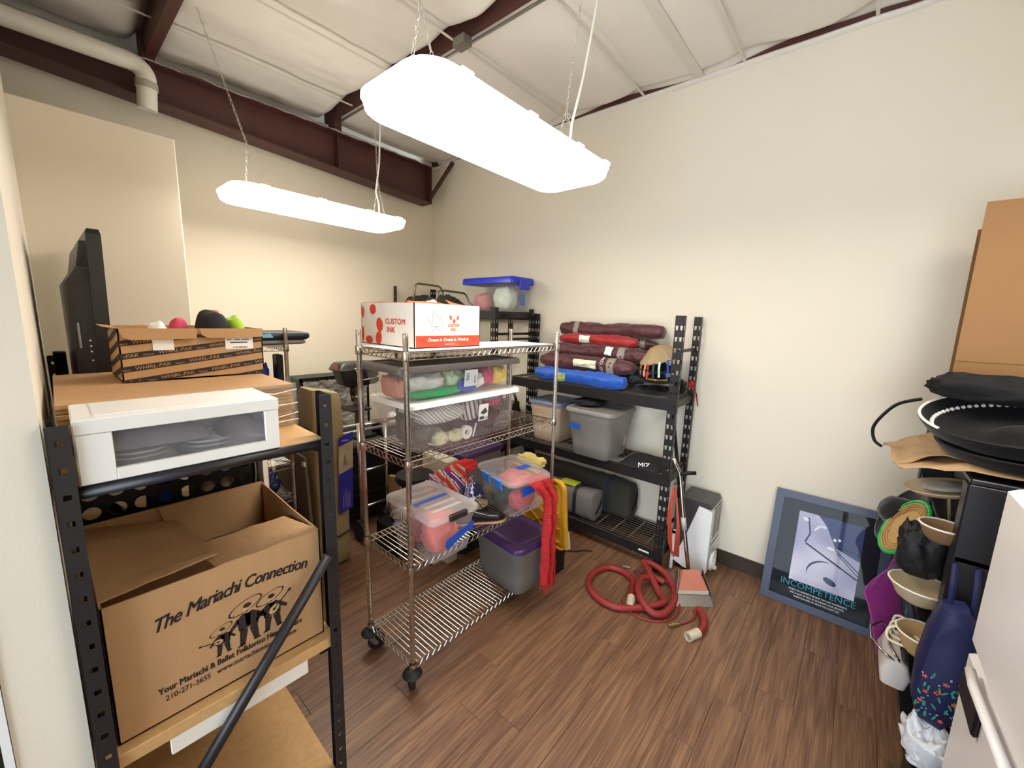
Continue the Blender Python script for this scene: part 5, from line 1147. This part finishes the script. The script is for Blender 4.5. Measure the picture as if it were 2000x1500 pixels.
for k in range(8):
    a, b_ = math.radians(70+k*16), math.radians(86+k*16); cu, cv = q(.52, .20); w1, w2 = .012*math.sin(math.pi*k/8), .012*math.sin(math.pi*(k+1)/8)
    F.poly(c, [(cu+.092*math.cos(a), cv+.088*math.sin(a)), (cu+.092*math.cos(b_), cv+.088*math.sin(b_)), (cu+(.092-w2)*math.cos(b_), cv+(.088-w2)*math.sin(b_)), (cu+(.092-w1)*math.cos(a), cv+(.088-w1)*math.sin(a))], .0053)
c.build('print_lines', m_dp, pic)
c = B(); F.ell(c, *q(.12, .90), .017, .010, .0056, -.4); F.line(c, [q(.28, .78), q(.36, .86), q(.45, .85)], .012, .0055); F.ell(c, *q(.60, .72), .009, .010, .0056); F.ell(c, *q(.67, .735), .008, .009, .0056); F.ell(c, *q(.56, .59), .022, .009, .0056, -.1); c.build('print_highlights', m_pp, pic)
m_teal = mat('teal lettering', '#3f9fb4', .6, spec=.15); c = B(); F.text(c, 'INCOMPETENCE', .100, .126, .0565, e=.0052, bold=.004, sx=.93); c.build('lettering', m_teal, t)
c = B()
for k, s in enumerate(('WHEN YOU EARNESTLY BELIEVE YOU CAN COMPENSATE', 'FOR A LACK OF SKILL BY DOUBLING YOUR EFFORTS,', "THERE'S NO END TO WHAT YOU CAN'T DO.")): F.text(c, s, .302, .1035-.020*k, .0145, e=.0052, bold=.008, align='CENTER', sx=.80)
c.build('lettering', m_pp, t)
c = B(); F.rect(c, fw-.002, PWd-fw+.002, fw-.002, PHt-fw+.002, .0095); gm = glass('poster glass', ior=1.28); c.build('glass', gm, t)
# ================================================================== right side: dark shelf unit full of hats
m_bk = mat('black laminate', '#16151b', .4, var=.08, vs=5); m_kraft = mat('kraft paper', '#b0906c', .75, var=.06, bump=.15, bs=12)
t = thing('shelf_unit', 'black shelf unit full of hats at the right edge, beside the poster', 'shelf', (-.63, -4.72, 0))
SX0, SX1, SY0, SY1 = -1.20, -.04, -4.93, -4.475
for x in (SX0, SX1-.08):
    for y in (SY0, SY1-.125):
        c = B(); c.bbox(x, x+.08, y, y+.125, 0, 1.30, .005); c.build('post', m_bk, t)
for z in (.10, .33, .56, .735, 1.03, 1.30):
    c = B(); c.bbox(SX0, SX1, SY0, SY1-.004, z-.022 if z < 1.3 else 1.30, z if z < 1.3 else 1.318, .003); c.build('shelf', m_bk, t)
c = B(); c.box(SX0+.01, SX1-.01, SY0-.004, SY0+.002, .05, 1.29); c.build('back_panel', m_bk, t)
# ---- tall open carton on top
X0, X1, Y0, Y1, Z0, Z1 = -.56, -.30, -4.95, -4.463, 1.320, 2.372
t = thing('tall_carton', 'tall brown carton standing open on top of the black shelf unit', 'box', ((X0+X1)/2, (Y0+Y1)/2, Z0))
m_card2 = mat('brown carton card', '#8f683f', .75, var=.04, vs=5, bump=.04, bs=30)
c = B(); c.box(X0, X0+.005, Y0, Y1, Z0, Z1); c.box(X1-.005, X1, Y0, Y1-.02, Z0, Z1-.07); c.box(X0, X1, Y0, Y0+.005, Z0, Z1-.05); c.box(X0, X1, Y0, Y1-.01, Z0, Z0+.005); c.build('carton', m_card2, t)
for z in (2.30, 1.975, 1.68):
    c = B(); c.loft([[(X0+.005, Y1-.012, z), (X1-.005, Y1-.035, z-.035), (X1-.005, Y0+.1, z-.035), (X0+.005, Y0+.1, z)], [(X0+.005, Y1-.012, z+.005), (X1-.005, Y1-.035, z-.030), (X1-.005, Y0+.1, z-.030), (X0+.005, Y0+.1, z+.005)]]); c.build('fold', m_card2, t)
c = B(); c.box(X0-.0012, X0+.001, Y0, Y1-.002, 1.688, 1.692); c.build('crease', mat('card crease', '#74532f', .8), t)
c = B(); c.box(X0+.005, X0+.03, Y1-.06, Y1-.01, Z0+.01, Z1-.08); c.build('side_flap', m_card2, t)
# ---- crumpled kraft paper under the hats
c = B()
def kp(u, v):
    x = -1.19+.62*u; y = -4.80+.52*v
    z = 1.334+.022*abs(nz(x*5, y*5, 2))+.012*nz(x*12, y*9, 4)
    over = y+4.475
    if over > 0: z -= over*.34*(.4+.8*u)+.03*math.sin(u*7)*over*3
    y2 = y if over < 0 else y-.04*(1-u)*over*3
    return (x, y2+.02*nz(x*8, 2, 1)*(over > 0), max(z, 1.331) if over <= .004 else z)
c.grid(kp, 30, 26, thick=-.004)
def kp2(u, v): p = Vector(kp(.25+.75*u, .60+.40*v)); return p+V(-.015, -.01+.012*v, .035*math.sin(math.pi*min(1, v*1.2))+.012*nz(u*5, v*5, 8)+.006)
c.grid(kp2, 16, 14, thick=.004)
o = c.build('kraft_paper', m_kraft); tag(o, 'folded brown kraft paper hanging over the front of the top shelf under black hats', 'paper')
# ---- charro hats on top
m_braid = mat('white braid', '#ece6da', .5, var=.1, vs=60)
def ring(c, X, R, z, r, n=48, sy=1, bead=0, arc=None):
    a0, a1 = arc or (0, 360); pts = [X @ V(R*math.cos(math.radians(a0+(a1-a0)*k/n)), R*sy*math.sin(math.radians(a0+(a1-a0)*k/n)), z) for k in range(n)]
    if bead:
        for k in range(0, n): c.lathe([(.001, -bead), (bead*.8, -bead*.5), (bead, 0), (bead*.8, bead*.5), (.001, bead)], 6, pts[k])
    else: c.tube(pts, r, 5, closed=not arc)
def charro(label, X, R, m, h=.16, up=.07, braid=True, rc=.085, tilt_in=.0, sy=1, group='wide-brimmed hats on the black shelf unit', rim=None, inner=None):
    t = thing('sombrero', label, 'hat', X @ V(0, 0, 0), group)
    pr = [(.003, 0), (rc, 0), (rc+.01, .003), (R*.7, .010), (R*.92, up*.55), (R, up), (R+.004, up+.010), (R-.006, up+.012), (R*.9, up*.55+.014), (R*.68, .022), (rc+.014, .016), (rc, .024), (rc*.86, h*.55), (rc*.62, h*.9), (rc*.3, h), (.003, h*.99)]
    c = B(X); c.lathe(pr, 40, sy=sy); c.build('crown_and_brim', m, t, smooth=True, auto=50)
    if braid:
        c = B(X); 
        c2 = B(); ring(c2, X, R-.002, up+.014, .0055, sy=sy, arc=(-110, 128)); c2.build('braid', m_braid, t, smooth=True)
        c2 = B(); ring(c2, X, R*.86, up*.45+.018, .0, n=40, sy=sy, bead=.0085, arc=(-90, 125)); c2.build('beads', m_braid, t, smooth=True)
    if rim:
        c2 = B(); ring(c2, X, R, up+.006, .010, sy=sy); c2.build('rim_trim', rim, t, smooth=True)
    return t
charro('black charro hat with white braid and beads on the kraft paper', at(-.93, -4.625, 1.425, rx=-7, ry=-13), .27, m_felt, h=.05, up=.085)
blob('black_cloth_bag', 'soft black cloth bag piled on the black charro hats', 'bag', -.78, -4.60, 1.540, .12, .23, .11, mat('soft black cloth', '#0d0c0f', .9, bump=.4, bs=14), 88, .15)
charro('plain black charro hat under the braided one on the kraft paper', at(-.98, -4.64, 1.352, rx=-5, ry=-6), .235, m_felt, braid=False, h=.08, up=.065)
c = B(); c.tube(smooth_path([(-.80, -4.36, 1.53), (-.77, -4.295, 1.495), (-.75, -4.255, 1.44), (-.75, -4.225, 1.37), (-.755, -4.235, 1.31), (-.76, -4.265, 1.285)]), .007, 4); o = c.build('chin_strap', m_felt); tag(o, 'black chin strap looping down from the braided black hat', 'strap')
# ---- hats below
X = at(-.72, -4.455, 1.000, rz=20, rx=-48, ry=-12)
charro('black velvet hat bulging out of the shelf unit above the magenta cloth', at(-.62, -4.415, .925, rz=10, rx=-62), .155, mat('black velvet', '#0b090f', .9, var=.3, vs=20, bump=.5, bs=40, sheen=.4), braid=False, h=.12, up=.03)
m_straw = mat('straw', '#c9a468', .7, var=.15, vs=4); m_grn = mat('green sequin', '#1fae4c', .25, var=.3, vs=60)
Xs = at(-.80, -4.405, .935, rz=12, rx=-64)
t = charro('straw hat with bright green rim leaning out of the shelf unit', Xs, .135, m_straw, braid=False, h=.05, up=.02, rim=m_grn)
c = B()
for k in range(5): ring(c, Xs, .075+.011*k, .022+.0025*k, .0028)
c.build('straw_coils', m_straw, t, smooth=True)
blob('velvet_bag', 'black velvet bag hanging in front of the straw hat, by the black post', 'bag', -.985, -4.425, .82, .062, .075, .23, mat('black satin', '#0c0b0f', .6, var=.2, bump=.4, bs=18), 81, .18)
m_crm = mat('cream felt', '#cbb998', .75, var=.05); m_crmw = mat('off white trim', '#e6dfd2', .6)
def upturned(label, x, y, z, R, h, m=m_crm, rz=0, rx=0):
    X_ = at(x, y, z, rz=rz, rx=rx); t = thing('upturned_hat', label, 'hat', X_ @ V(0, 0, 0), 'upturned cream hats')
    c = B(X_); c.lathe([(.003, 0), (R*.5, 0), (R*.72, h*.25), (R*.98, h), (R, h+.004), (R*.94, h), (R*.66, h*.3), (R*.45, .012), (.003, .010)], 32); c.build('shell', m, t, smooth=True, auto=50)
    c = B(); ring(c, X_, R*.99, h+.003, .004); c.build('rim', m_crmw, t, smooth=True); return t
upturned('cream upturned hat with brown inside beside the black post, high up', -1.10, -4.455, 1.032, .068, .060, mat('brown felt', '#8a6a4c', .75))
upturned('cream upturned hat with grey inside, in the middle of the shelf unit', -1.04, -4.44, .737, .10, .07)
upturned('cream upturned hat lowest in the shelf unit, next to the navy bag', -1.12, -4.465, .562, .085, .085, mat('tan felt', '#c2a272', .75))
X = at(-.92, -4.47, 1.18, rz=0, rx=-14); t = thing('cream_plate_hat', 'flat cream hat with a grey insert just under the kraft paper', 'hat', X @ V(0, 0, 0)); c = B(X); c.lathe([(.003, 0), (.10, 0), (.125, .018), (.125, .022), (.09, .012), (.06, .012), (.003, .035)], 32); c.build('brim', m_crm, t, smooth=True, auto=40)
c = B(X); c.lathe([(.003, .036), (.07, .020), (.08, .022), (.05, .032), (.003, .042)], 24); c.build('insert', mat('pale grey felt', '#b9b2aa', .7), t, smooth=True)
# the stand that holds it up
c = B(); c.tube([(-.92, -4.50, 1.032), (-.92, -4.475, 1.185)], .006, 6); c.build('stand', mat('brass rod', '#a8946c', .4, .6), t)
# ---- magenta cloth
c = B()
def mg(u, v):
    z = .90-.55*v; sway = .02*math.sin(v*5); w = .16-.05*v
    y = -4.455+.155*min(1, v*2.2)*(1-u*.75)-.08*max(0, v-.45)*1.2+sway*(1-u)
    return (-.80+.13*u-.02*v, min(y, -4.29)+.010*nz(u*5, v*8, 3), z-.10*(1-u)*(v > .2)*.5+.03*nz(u*4, v*4, 1)*v)
c.grid(mg, 18, 30, thick=.003)
o = c.build('magenta_cloth', mat('magenta satin', '#b02a8f', .5, var=.12, bump=.3, bs=10, sheen=.3), None, smooth=True); tag(o, 'magenta satin cloth hanging out of the shelf unit over the poster frame', 'cloth')
# ---- purse with metal frame
t = thing('silver_purse', 'white and silver purse with a wire handle low in the shelf unit', 'bag', (-.95, -4.44, .332))
c = B(); c.loft([[(-.95+x, -4.415+y, .332+z) for x, y in rr(w, d, .02, 3)] for z, w, d in ((0, .22, .08), (.06, .24, .10), (.11, .23, .07), (.135, .23, .02))]); c.build('body', mat('pearl satin', '#d9d2cc', .3, var=.1), t, smooth=True, auto=40)
for k in (-1, 1):
    c = B(); c.tube([(-1.06, -4.415+.008*k, .455), (-1.07, -4.39+.02*k, .475), (-1.0, -4.36+.03*k, .478), (-.90, -4.36+.03*k, .478), (-.83, -4.39+.02*k, .475), (-.84, -4.415+.008*k, .455)], .005, 6); c.build('frame', m_chrome, t, smooth=True)
for k in range(3):
    c = B(); c.tube(smooth_path([(-1.0-.04*k, -4.47, .585), (-.96-.04*k, -4.42, .60), (-.94-.05*k, -4.395+.01*k, .58), (-1.0-.04*k, -4.395+.01*k, .55), (-1.06-.03*k, -4.45, .57)]), .006, 6); o = c.build('wire_loop', mat('cream coated wire', '#e6dcc0', .4), None, smooth=True); tag(o, ('cream wire handle loop %s above the silver purse' % ('farthest back', 'in the middle', 'nearest the post')[k]), 'wire', 'cream wire loops')
# ---- dark boxes with blue squares behind
for k, z in enumerate((.332, .562)):
    t = thing('dark_box', 'dark box with blue square labels on the %s shelf, behind the magenta cloth' % ('second' if k == 0 else 'third'), 'box', (-.40, -4.7, z)); c = B(); c.bbox(-.74, -.14, -4.90, -4.482, z, z+.145, .004); c.build('box', mat('dark plum card', '#231d2e', .5), t)
    for j in range(3):
        c = B(); c.box(-.72+.18*j, -.67+.18*j, -4.483, -4.480, z+.05, z+.10); c.build('label', mat('steel blue label', '#4a6f9c', .4), t)
# ---- navy floral bag hung on the near post
yz = [(-4.462, .885), (-4.440, .78), (-4.428, .64), (-4.432, .50), (-4.455, .44), (-4.515, .425), (-4.552, .50), (-4.562, .70), (-4.560, .83), (-4.52, .90)]
t = thing('floral_bag', 'navy shopping bag printed with coral and green flowers, between shelf unit and white fridge', 'bag', (-1.30, -4.49, .425))
m_navy = mat('navy canvas', '#11184a', .6, var=.1, bump=.25, bs=12); cy, cz = -4.495, .65
c = B(); c.loft([[(x, cy+(y-cy)*s, cz+(z-cz)*s) for y, z in yz] for x, s in ((-1.226, .82), (-1.245, .97), (-1.30, 1.0), (-1.330, .97), (-1.345, .82))]); c.build('body', m_navy, t, smooth=True, auto=50)
for y in (-4.48, -4.535):
    c = B(); c.tube(smooth_path([(-1.29, y, .86), (-1.27, y, .95), (-1.215, y-.005, 1.0), (-1.21, y-.005, .99)]), .008, 4); c.build('strap', m_navy, t)
F = Face((-1.347, -4.435, .45), (0, -1, 0), (0, 0, 1), (-1, 0, 0)); rnd = random.Random(11)
cols = [mat('flower coral', '#e0604e', .6), mat('leaf green', '#2f8a68', .6), mat('flower sky blue', '#5aa0d8', .6), mat('flower lilac', '#c9a0d0', .6)]
for mm, cnt in zip(cols, (9, 22, 14, 8)):
    c = B()
    for k in range(cnt):
        u, v = rnd.uniform(.005, .10), rnd.uniform(.02, .21); v = min(v, .20-.3*abs(u-.06))
        if mm is cols[1]: F.ell(c, u, v, .0035, .012, .0008+.0002*rnd.random(), rnd.uniform(-.7, .7), 6)
        elif mm is cols[0]:
            for q in range(5): F.ell(c, u+.004*math.cos(q*1.26), v+.004*math.sin(q*1.26), .0045, .0022, .0014, q*1.26, 6)
        else: F.ell(c, u, v, .0035, .0028, .0012, rnd.random()*3, 6)
    o = c.build('flower_print', mm, t); o['kind'] = 'stuff'
blob('plastic_bag', 'white plastic bag crumpled under the navy floral bag', 'bag', -1.31, -4.50, .26, .07, .065, .16, mat('white plastic film', '#dfe1e8', .25, var=.05), 83, .3)
c = B(); c.bbox(-1.39, -1.225, -4.62, -4.46, 0, .258, .005); o = c.build('black_box', m_black); tag(o, 'black box on the floor between the shelf unit and the white fridge', 'box')
# ---- white fridge
t = thing('fridge', 'white fridge with a dark handle at the right edge of the picture', 'fridge', (-1.9, -4.8, 0)); m_fr = mat('white enamel', '#f4efec', .3, var=.01)
c = B(); c.bbox(-2.15, -1.50, -5.12, -4.56, .03, 1.385, .012); c.build('cabinet', m_fr, t)
c = B(); c.bbox(-2.155, -1.488, -4.555, -4.50, .885, 1.39, .014); c.build('freezer_door', m_fr, t)
c = B(); c.bbox(-2.155, -1.488, -4.555, -4.50, .05, .865, .014); d2 = c.build('fridge_door', m_fr, t)
c = B(); c.bbox(-1.735, -1.545, -4.500, -4.486, .745, .835, .006); c.build('handle_plate', m_black, d2)
c = B(); c.tube([(-2.05, -4.492, .872), (-1.70, -4.480, .868), (-1.62, -4.485, .868)], .012, 8); c.build('handle_bar', m_fr, t, smooth=True)
c = B(); c.box(-2.15, -1.50, -5.1, -4.57, 0, .03); c.build('plinth', m_black, t)
c = B(); c.bbox(-1.72, -1.53, -4.95, -4.60, 1.39, 1.50, .006); o = c.build('camouflage_box', mat('grey mottled card', '#6e6a66', .8, var=.6, vs=25)); tag(o, 'grey mottled box lying on top of the white fridge', 'box')
# ================================================================== back left: tools and leftovers behind the cart
# ---- khaki canopy bag
t = thing('canopy_bag', 'tall khaki canopy bag standing upright with a blue label', 'bag', (-2.0, -1.32, 0)); m_kh = mat('khaki nylon', '#9c8a64', .7, var=.08, bump=.4, bs=9, stretch=(1, 1, .4))
def kb(z): s = z/1.28; return (-2.125-.012*s, -1.895-.04*s, -1.455, -1.195)
c = B(); rings = []
for k in range(22):
    z = .012+1.265*k/21; a, b_, p, q = kb(z); e = .03 if k in (0, 21) else 0; w = .012*nz(z*4, 1, 1)
    rings.append([((a+b_)/2+x+w+.006*nz(x*20, z*8, 2), (p+q)/2+y+.006*nz(y*20, z*8, 5), z+(.03*(x < 0) if k > 19 else 0)) for x, y in rr(b_-a-e, q-p-e, .03, 3)])
c.loft(rings); c.build('bag_cloth', m_kh, t, smooth=True, auto=50)
F = Face((-2.01, -1.462, 0), (1, 0, 0), (.03, 0, 1), (0, -1, 0)); m_lb = mat('violet blue label', '#2b2a9c', .5)
for v0, v1, mm in ((.90, .965, m_lb), (.70, .90, mat('beige picture label', '#b5a890', .5, var=.25, vs=12)), (.40, .70, m_lb)):
    c = B(); F.poly(c, [(.0, v0), (.105, v0+.03), (.105, v1+.03), (.0, v1)], .012); c.build('label', mm, t)
c = B(); F.poly(c, [(.03, .76), (.06, .76), (.045, .86)], .014); c.build('label_print', mat('taupe print', '#8a7d6c', .6), t)
c = B()
for k in range(5): F.rect(c, .03+.012*k, .034+.012*k, .44, .54+.02*(k % 3), .014)
c.build('label_print', mat('pale violet print', '#8f88cc', .6), t)
c = B(); F.rect(c, .02, .07, .935, .945, .014); c.build('label_print', MATS['pale violet print'], t)
c = B(); c.box(-2.142, -2.136, -1.40, -1.30, 1.0, 1.04); c.build('strap', m_black, t)
c = B(); c.tube([(-2.10, -1.468, .26), (-2.0, -1.47, .235), (-1.90, -1.468, .255), (-1.89, -1.40, .30)], .006, 5); c.build('cord', m_black, t)
# ---- second wire rack
t = thing('wire_rack', 'tall chrome wire rack in the recess by the back wall', 'rack', (-2.42, -.95, 0))
WX0, WX1, WY0, WY1 = -2.60, -2.25, -1.377, -.45
for x in (WX0, WX1):
    for y in (WY0, WY1): grooved_post(None, x, y, .01, 1.72).build('post', m_chrome, t, smooth=True, auto=35)
for z in (.15, .60, .83, 1.20, 1.605): wire_shelf(None, WX0, WX1, WY0, WY1, z, along='x').build('wire_shelf', m_chrome, t, smooth=True, auto=40)
def pad(label, x0, x1, y0, y1, z0, h, m, n='padded_case'):
    c = B(); c.loft([[((x0+x1)/2+x, (y0+y1)/2+y, z0+z) for x, y in rr((x1-x0)*s, (y1-y0)*s, .05, 4)] for z, s in ((0, .93), (h*.25, .99), (h*.6, 1), (h*.9, .97), (h, .86))]); o = c.build(n, m, None, smooth=True); tag(o, label, 'case'); return o
pad('flat grey padded case on top of the wire rack', -2.58, -2.10, -1.355, -1.05, 1.612, .028, mat('grey nylon', '#77726c', .5, var=.1))
o = pad('flat black padded case with a light blue pattern, on the grey one', -2.58, -2.075, -1.358, -1.03, 1.641, .05, mat('black nylon case', '#1a1b24', .45, var=.1))
c = B(); F = Face((-2.58, -1.352, 1.648), (1, 0, 0), (0, .0, 1), (0, -1, 0)); F.poly(c, [(.10, .012), (.15, .01), (.19, .035), (.12, .037)], .012); F.poly(c, [(.21, .008), (.27, .01), (.25, .036), (.20, .03)], .012); F.poly(c, [(.0, .01), (.06, .012), (.09, .035), (.0, .035)], .012); c.build('pattern', mat('light blue print', '#7fb6d8', .5), o)
blob('bundle', 'violet blue bundle on the wire rack below the flat cases', 'bundle', -2.36, -1.20, 1.206, .06, .09, .27, cl('violet blue cloth', '#2a2f9a'), 91, .15)
c = B(); c.bbox(-2.30, -2.262, -1.36, -1.28, 1.206, 1.55, .006); o = c.build('black_pole_bag', m_black); tag(o, 'narrow black bag standing beside the violet bundle on the wire rack', 'bag')
blob('bundle', 'dark blue plastic bundle low on the wire rack', 'bundle', -2.40, -1.22, .606, .10, .11, .16, mat('dark blue film', '#1c2c5e', .25, var=.2), 92, .25)
blob('bundle', 'brown cloth bundle on the fourth shelf of the wire rack', 'bundle', -2.42, -1.15, .836, .13, .16, .20, cl('brown cloth', '#5d4b3c'), 93, .2)
c = B(); c.bbox(-2.56, -2.28, -1.3, -.8, .156, .45, .01); o = c.build('storage_box', m_dkbox); tag(o, 'dark brown box on the lowest shelf of the wire rack', 'box')
# ---- framed boards leaning beside it
for k, (x, lean, col, lb) in enumerate(((-2.195, .16, '#6a5d4e', 'brown framed board leaning between wire rack and canopy bag'), (-2.215, .05, '#3c3632', 'dark board leaning on the wire rack behind the brown framed one'))):
    y0 = -1.42+.62*k; c = B(); q = [(x, y0, 0), (x+.018, y0, 0), (x+.018-lean, y0, .84-.05*k), (x-lean, y0, .84-.05*k)]
    q = [(x+.035, y0, 0.0), (x+.053, y0, 0.0), (x+.018, y0, .86-.05*k), (x, y0, .86-.05*k)]
    c.loft([q, [(a, b_+.55, z) for a, b_, z in q]]); t = c.build('leaning_board', mat('board tone %d' % k, col, .6)); tag(t, lb, 'board')
c = B(); c.box(-2.198, -2.188, -1.426, -1.39, .80, .83); o = c.build('white_card', m_paper); tag(o, 'small white card on the edge of the brown framed board', 'card')
# ---- tall crate wrapped in film
t = thing('wrapped_crate', 'dark green crate wrapped in shiny clear film by the back wall', 'crate', (-1.5, -.26, 0))
c = B(); c.bbox(-1.80, -1.16, -.42, -.10, 0, 1.225, .008); c.build('crate', mat('dark green metal', '#1f2c24', .5), t)
for xa in (-1.80, -1.16):
    c = B(); c.box(xa-.012, xa+.012, -.436, -.424, 0, 1.235); c.build('corner_post', m_black, t)
c = B(); c.box(-1.81, -1.15, -.436, -.424, 1.205, 1.24); c.build('top_rail', m_black, t)
m_film = mat('crinkled clear film', '#9a968e', .12, var=.75, vs=14, bump=1.0, bs=18, stretch=(1, 1, 2.5), spec=1)
c = B(); c.grid(lambda u, v: (-1.78+.61*u, -.432-.02*abs(nz(u*9, v*11, 1)), .45+.76*v), 40, 40); c.build('film', m_film, t, smooth=True)
# ---- black tool cart with drill press
t = thing('tool_cart', 'black tool cart with grey rails carrying the drill press', 'cart', (-1.46, -.85, 0))
c = B(); c.bbox(-1.82, -1.12, -1.10, -.55, .68, .735, .006); c.build('top_tray', m_black, t)
for k in range(22):
    c = B(); x = -1.80+.031*k; c.box(x, x+.014, -1.09, -.56, .735, .739); c.build('mat_rib', mat('ribbed rubber mat', '#6b675e', .5), t)
c = B(); c.bbox(-1.80, -1.14, -1.08, -.57, .12, .66, .01); c.build('cabinet', m_black, t)
for z in (.30, .48):
    c = B(); c.box(-1.79, -1.15, -1.086, -1.078, z, z+.012); c.build('drawer_gap', m_rubber, t)
for x in (-1.78, -1.16):
    for y in (-1.05, -.6):
        c = B(); c.tube([(x-.015, y, .06), (x+.015, y, .06)], .06, 14); c.build('wheel', m_rubber, t, smooth=True, auto=40)
m_rail = mat('grey rail', '#8d8983', .35, .6)
for z, y in ((.905, -1.04), (.86, -1.07)):
    c = B(); c.tube([(-1.84, y, .72), (-1.84, y, z), (-1.10, y, z), (-1.10, y, .72)], .014, 8); c.build('rail', m_rail, t, smooth=True)
t = thing('drill_press', 'black bench drill press with boxy pulley head', 'drill press', (-1.46, -.80, .74)); m_dp2 = mat('black machine paint', '#201d1d', .35, var=.15, vs=12)
c = B(); c.bbox(-1.57, -1.37, -.95, -.65, .740, .775, .01); c.build('base', m_dp2, t)
c = B(); c.lathe([(.028, .775), (.028, 1.30)], 16, (-1.44, -.74, 0)); c.build('column', mat('bare steel column', '#8a7f72', .3, .8), t, smooth=True, auto=40)
c = B(); c.loft([[(-1.49+x, -.80+y, z) for x, y in rr(w, d, .03, 3)] for z, w, d in ((1.335, .36, .22), (1.345, .37, .23), (1.385, .34, .20), (1.405, .30, .16))]); c.build('pulley_cover', m_dp2, t, smooth=True, auto=35)
c = B(); c.loft([[(-1.50+x, -.82+y, z) for x, y in rr(w, d, .03, 3)] for z, w, d in ((1.20, .20, .15), (1.22, .26, .17), (1.325, .32, .19), (1.335, .32, .19))]); c.build('head', m_dp2, t, smooth=True, auto=35)
c = B(); c.box(-1.672, -1.668, -.86, -.80, 1.35, 1.39); c.build('badge', mat('red badge', '#a5483c', .4), t)
c = B(); c.bbox(-1.40, -1.28, -.86, -.72, 1.20, 1.33, .02); c.build('motor', m_dp2, t)
c = B(); c.lathe([(.022, 1.12), (.022, 1.20)], 12, (-1.53, -.83, 0)); c.lathe([(.008, 1.06), (.016, 1.07), (.018, 1.12)], 12, (-1.53, -.83, 0)); c.build('chuck', mat('dark chuck', '#4a3a32', .4, .6), t, smooth=True)
for k in range(3):
    a = math.radians(120*k+250); c = B(); e = V(-1.50+.02*k, -.925, 1.25)+V(math.cos(a)*.14, -.01, math.sin(a)*.14); c.tube([(-1.50, -.91, 1.25), e], .005, 6); c.lathe([(.002, -.012), (.012, -.006), (.012, .006), (.002, .012)], 8, e); c.build('feed_handle', m_zinc, t, smooth=True)
c = B(); c.bbox(-1.59, -1.41, -.93, -.71, .985, 1.005, .005); c.build('table', m_dp2, t)
# ---- tray with small tools
t = thing('tool_tray', 'black tray of small red and white tools on the tool cart', 'tray', (-1.24, -.92, .742))
c = B()
for q in ((-1.35, -1.13, -1.02, -.82, .742, .748), (-1.35, -1.13, -1.02, -1.014, .742, .83), (-1.35, -1.13, -.826, -.82, .742, .86), (-1.35, -1.344, -1.02, -.82, .742, .86), (-1.136, -1.13, -1.02, -.82, .742, .86)): c.box(*q)
c.build('tray', m_black, t)
blob('glue_bottle', 'white squeeze bottle lying in the black tray', 'bottle', -1.20, -.92, .75, .045, .06, .18, m_white, 94, .15, n=18)
blob('rag', 'red rag in the black tray', 'rag', -1.30, -.92, .75, .035, .06, .14, cl('rag red', '#c2413a'), 95, .25, n=18)
# ---- hand truck and boxes on the floor
t = thing('hand_truck', 'chrome hand truck standing in front of the tool cart', 'hand truck', (-1.62, -1.30, 0))
for x in (-1.73, -1.50):
    c = B(); c.tube([(x, -1.30, .10), (x, -1.285, .98)], .014, 10); c.build('rail', m_chrome, t, smooth=True)
    c = B(); c.tube([(x-.02, -1.27, .09), (x+.02, -1.27, .09)], .09, 16); c.build('wheel', m_rubber, t, smooth=True, auto=40)
for z in (.3, .6, .97):
    c = B(); c.tube([(-1.73, -1.295, z), (-1.50, -1.295, z)], .010, 8); c.build('rung', m_chrome, t, smooth=True)
c = B(); c.box(-1.75, -1.48, -1.352, -1.29, .004, .012); c.build('toe_plate', m_zinc, t)
c = B(); c.bbox(-1.68, -1.36, -1.68, -1.42, 0, .23, .006); o = c.build('black_box', m_black); tag(o, 'low black box with a steel dish on it, behind the wire cart', 'box')
c = B(); c.lathe([(.003, .231), (.08, .231), (.095, .262), (.10, .266), (.09, .262), (.076, .238), (.003, .238)], 28, (-1.52, -1.55, 0)); o = c.build('steel_dish', m_zinc, None, smooth=True, auto=40); tag(o, 'round steel dish lying on the low black box', 'dish')
c = B(); c.bbox(-1.67, -1.62, -1.67, -1.63, .231, .27, .003); o = c.build('blue_pack', mat('blue pack', '#3a62a8', .4)); tag(o, 'small blue and white pack at the corner of the low black box', 'pack')
c = B(at(-1.28, -1.30, 0, rz=25)); c.bbox(-.02, .02, -.2, .2, 0, .42, .004); o = c.build('wood_offcut', mat('raw plywood', '#8f6b44', .7, var=.1)); tag(o, 'brown plywood offcut standing behind the low black box', 'wood')
c = B(); c.bbox(-1.46, -1.36, -2.02, -1.72, 0, .80, .008); o = c.build('beige_tower', mat('beige plastic case', '#c6bda8', .45)); tag(o, 'beige plastic computer tower behind the middle of the wire cart', 'computer')
c = B(); c.bbox(-1.30, -.82, -2.02, -1.62, 0, .44, .006); o = c.build('black_box', mat('black carton', '#1a191c', .7)); tag(o, 'black carton under the second purple-lidded tote', 'box')
tote('purple_lid_tote', 'second grey tote with dark purple lid, on a black box behind the clothes heap', 'tote', at(-1.06, -1.82, 0), .36, .30, .42, .35, .442, .77, m_gry, m_purp, lid=.022, r=.05)
t = thing('black_stool', 'round black stool behind the clear bin with the black latch', 'stool', (-1.62, -1.78, 0)); c = B(); c.lathe([(.003, .66), (.13, .66), (.14, .68), (.13, .71), (.003, .715)], 24, (-1.62, -1.85, 0)); c.build('seat', m_black, t, smooth=True, auto=40)
for k in range(4):
    a = math.radians(45+90*k); c = B(); c.tube([(-1.62+.09*math.cos(a), -1.85+.09*math.sin(a), .66), (-1.62+.11*math.cos(a), -1.85+.11*math.sin(a), 0)], .011, 8); c.build('leg', m_chrome, t, smooth=True)
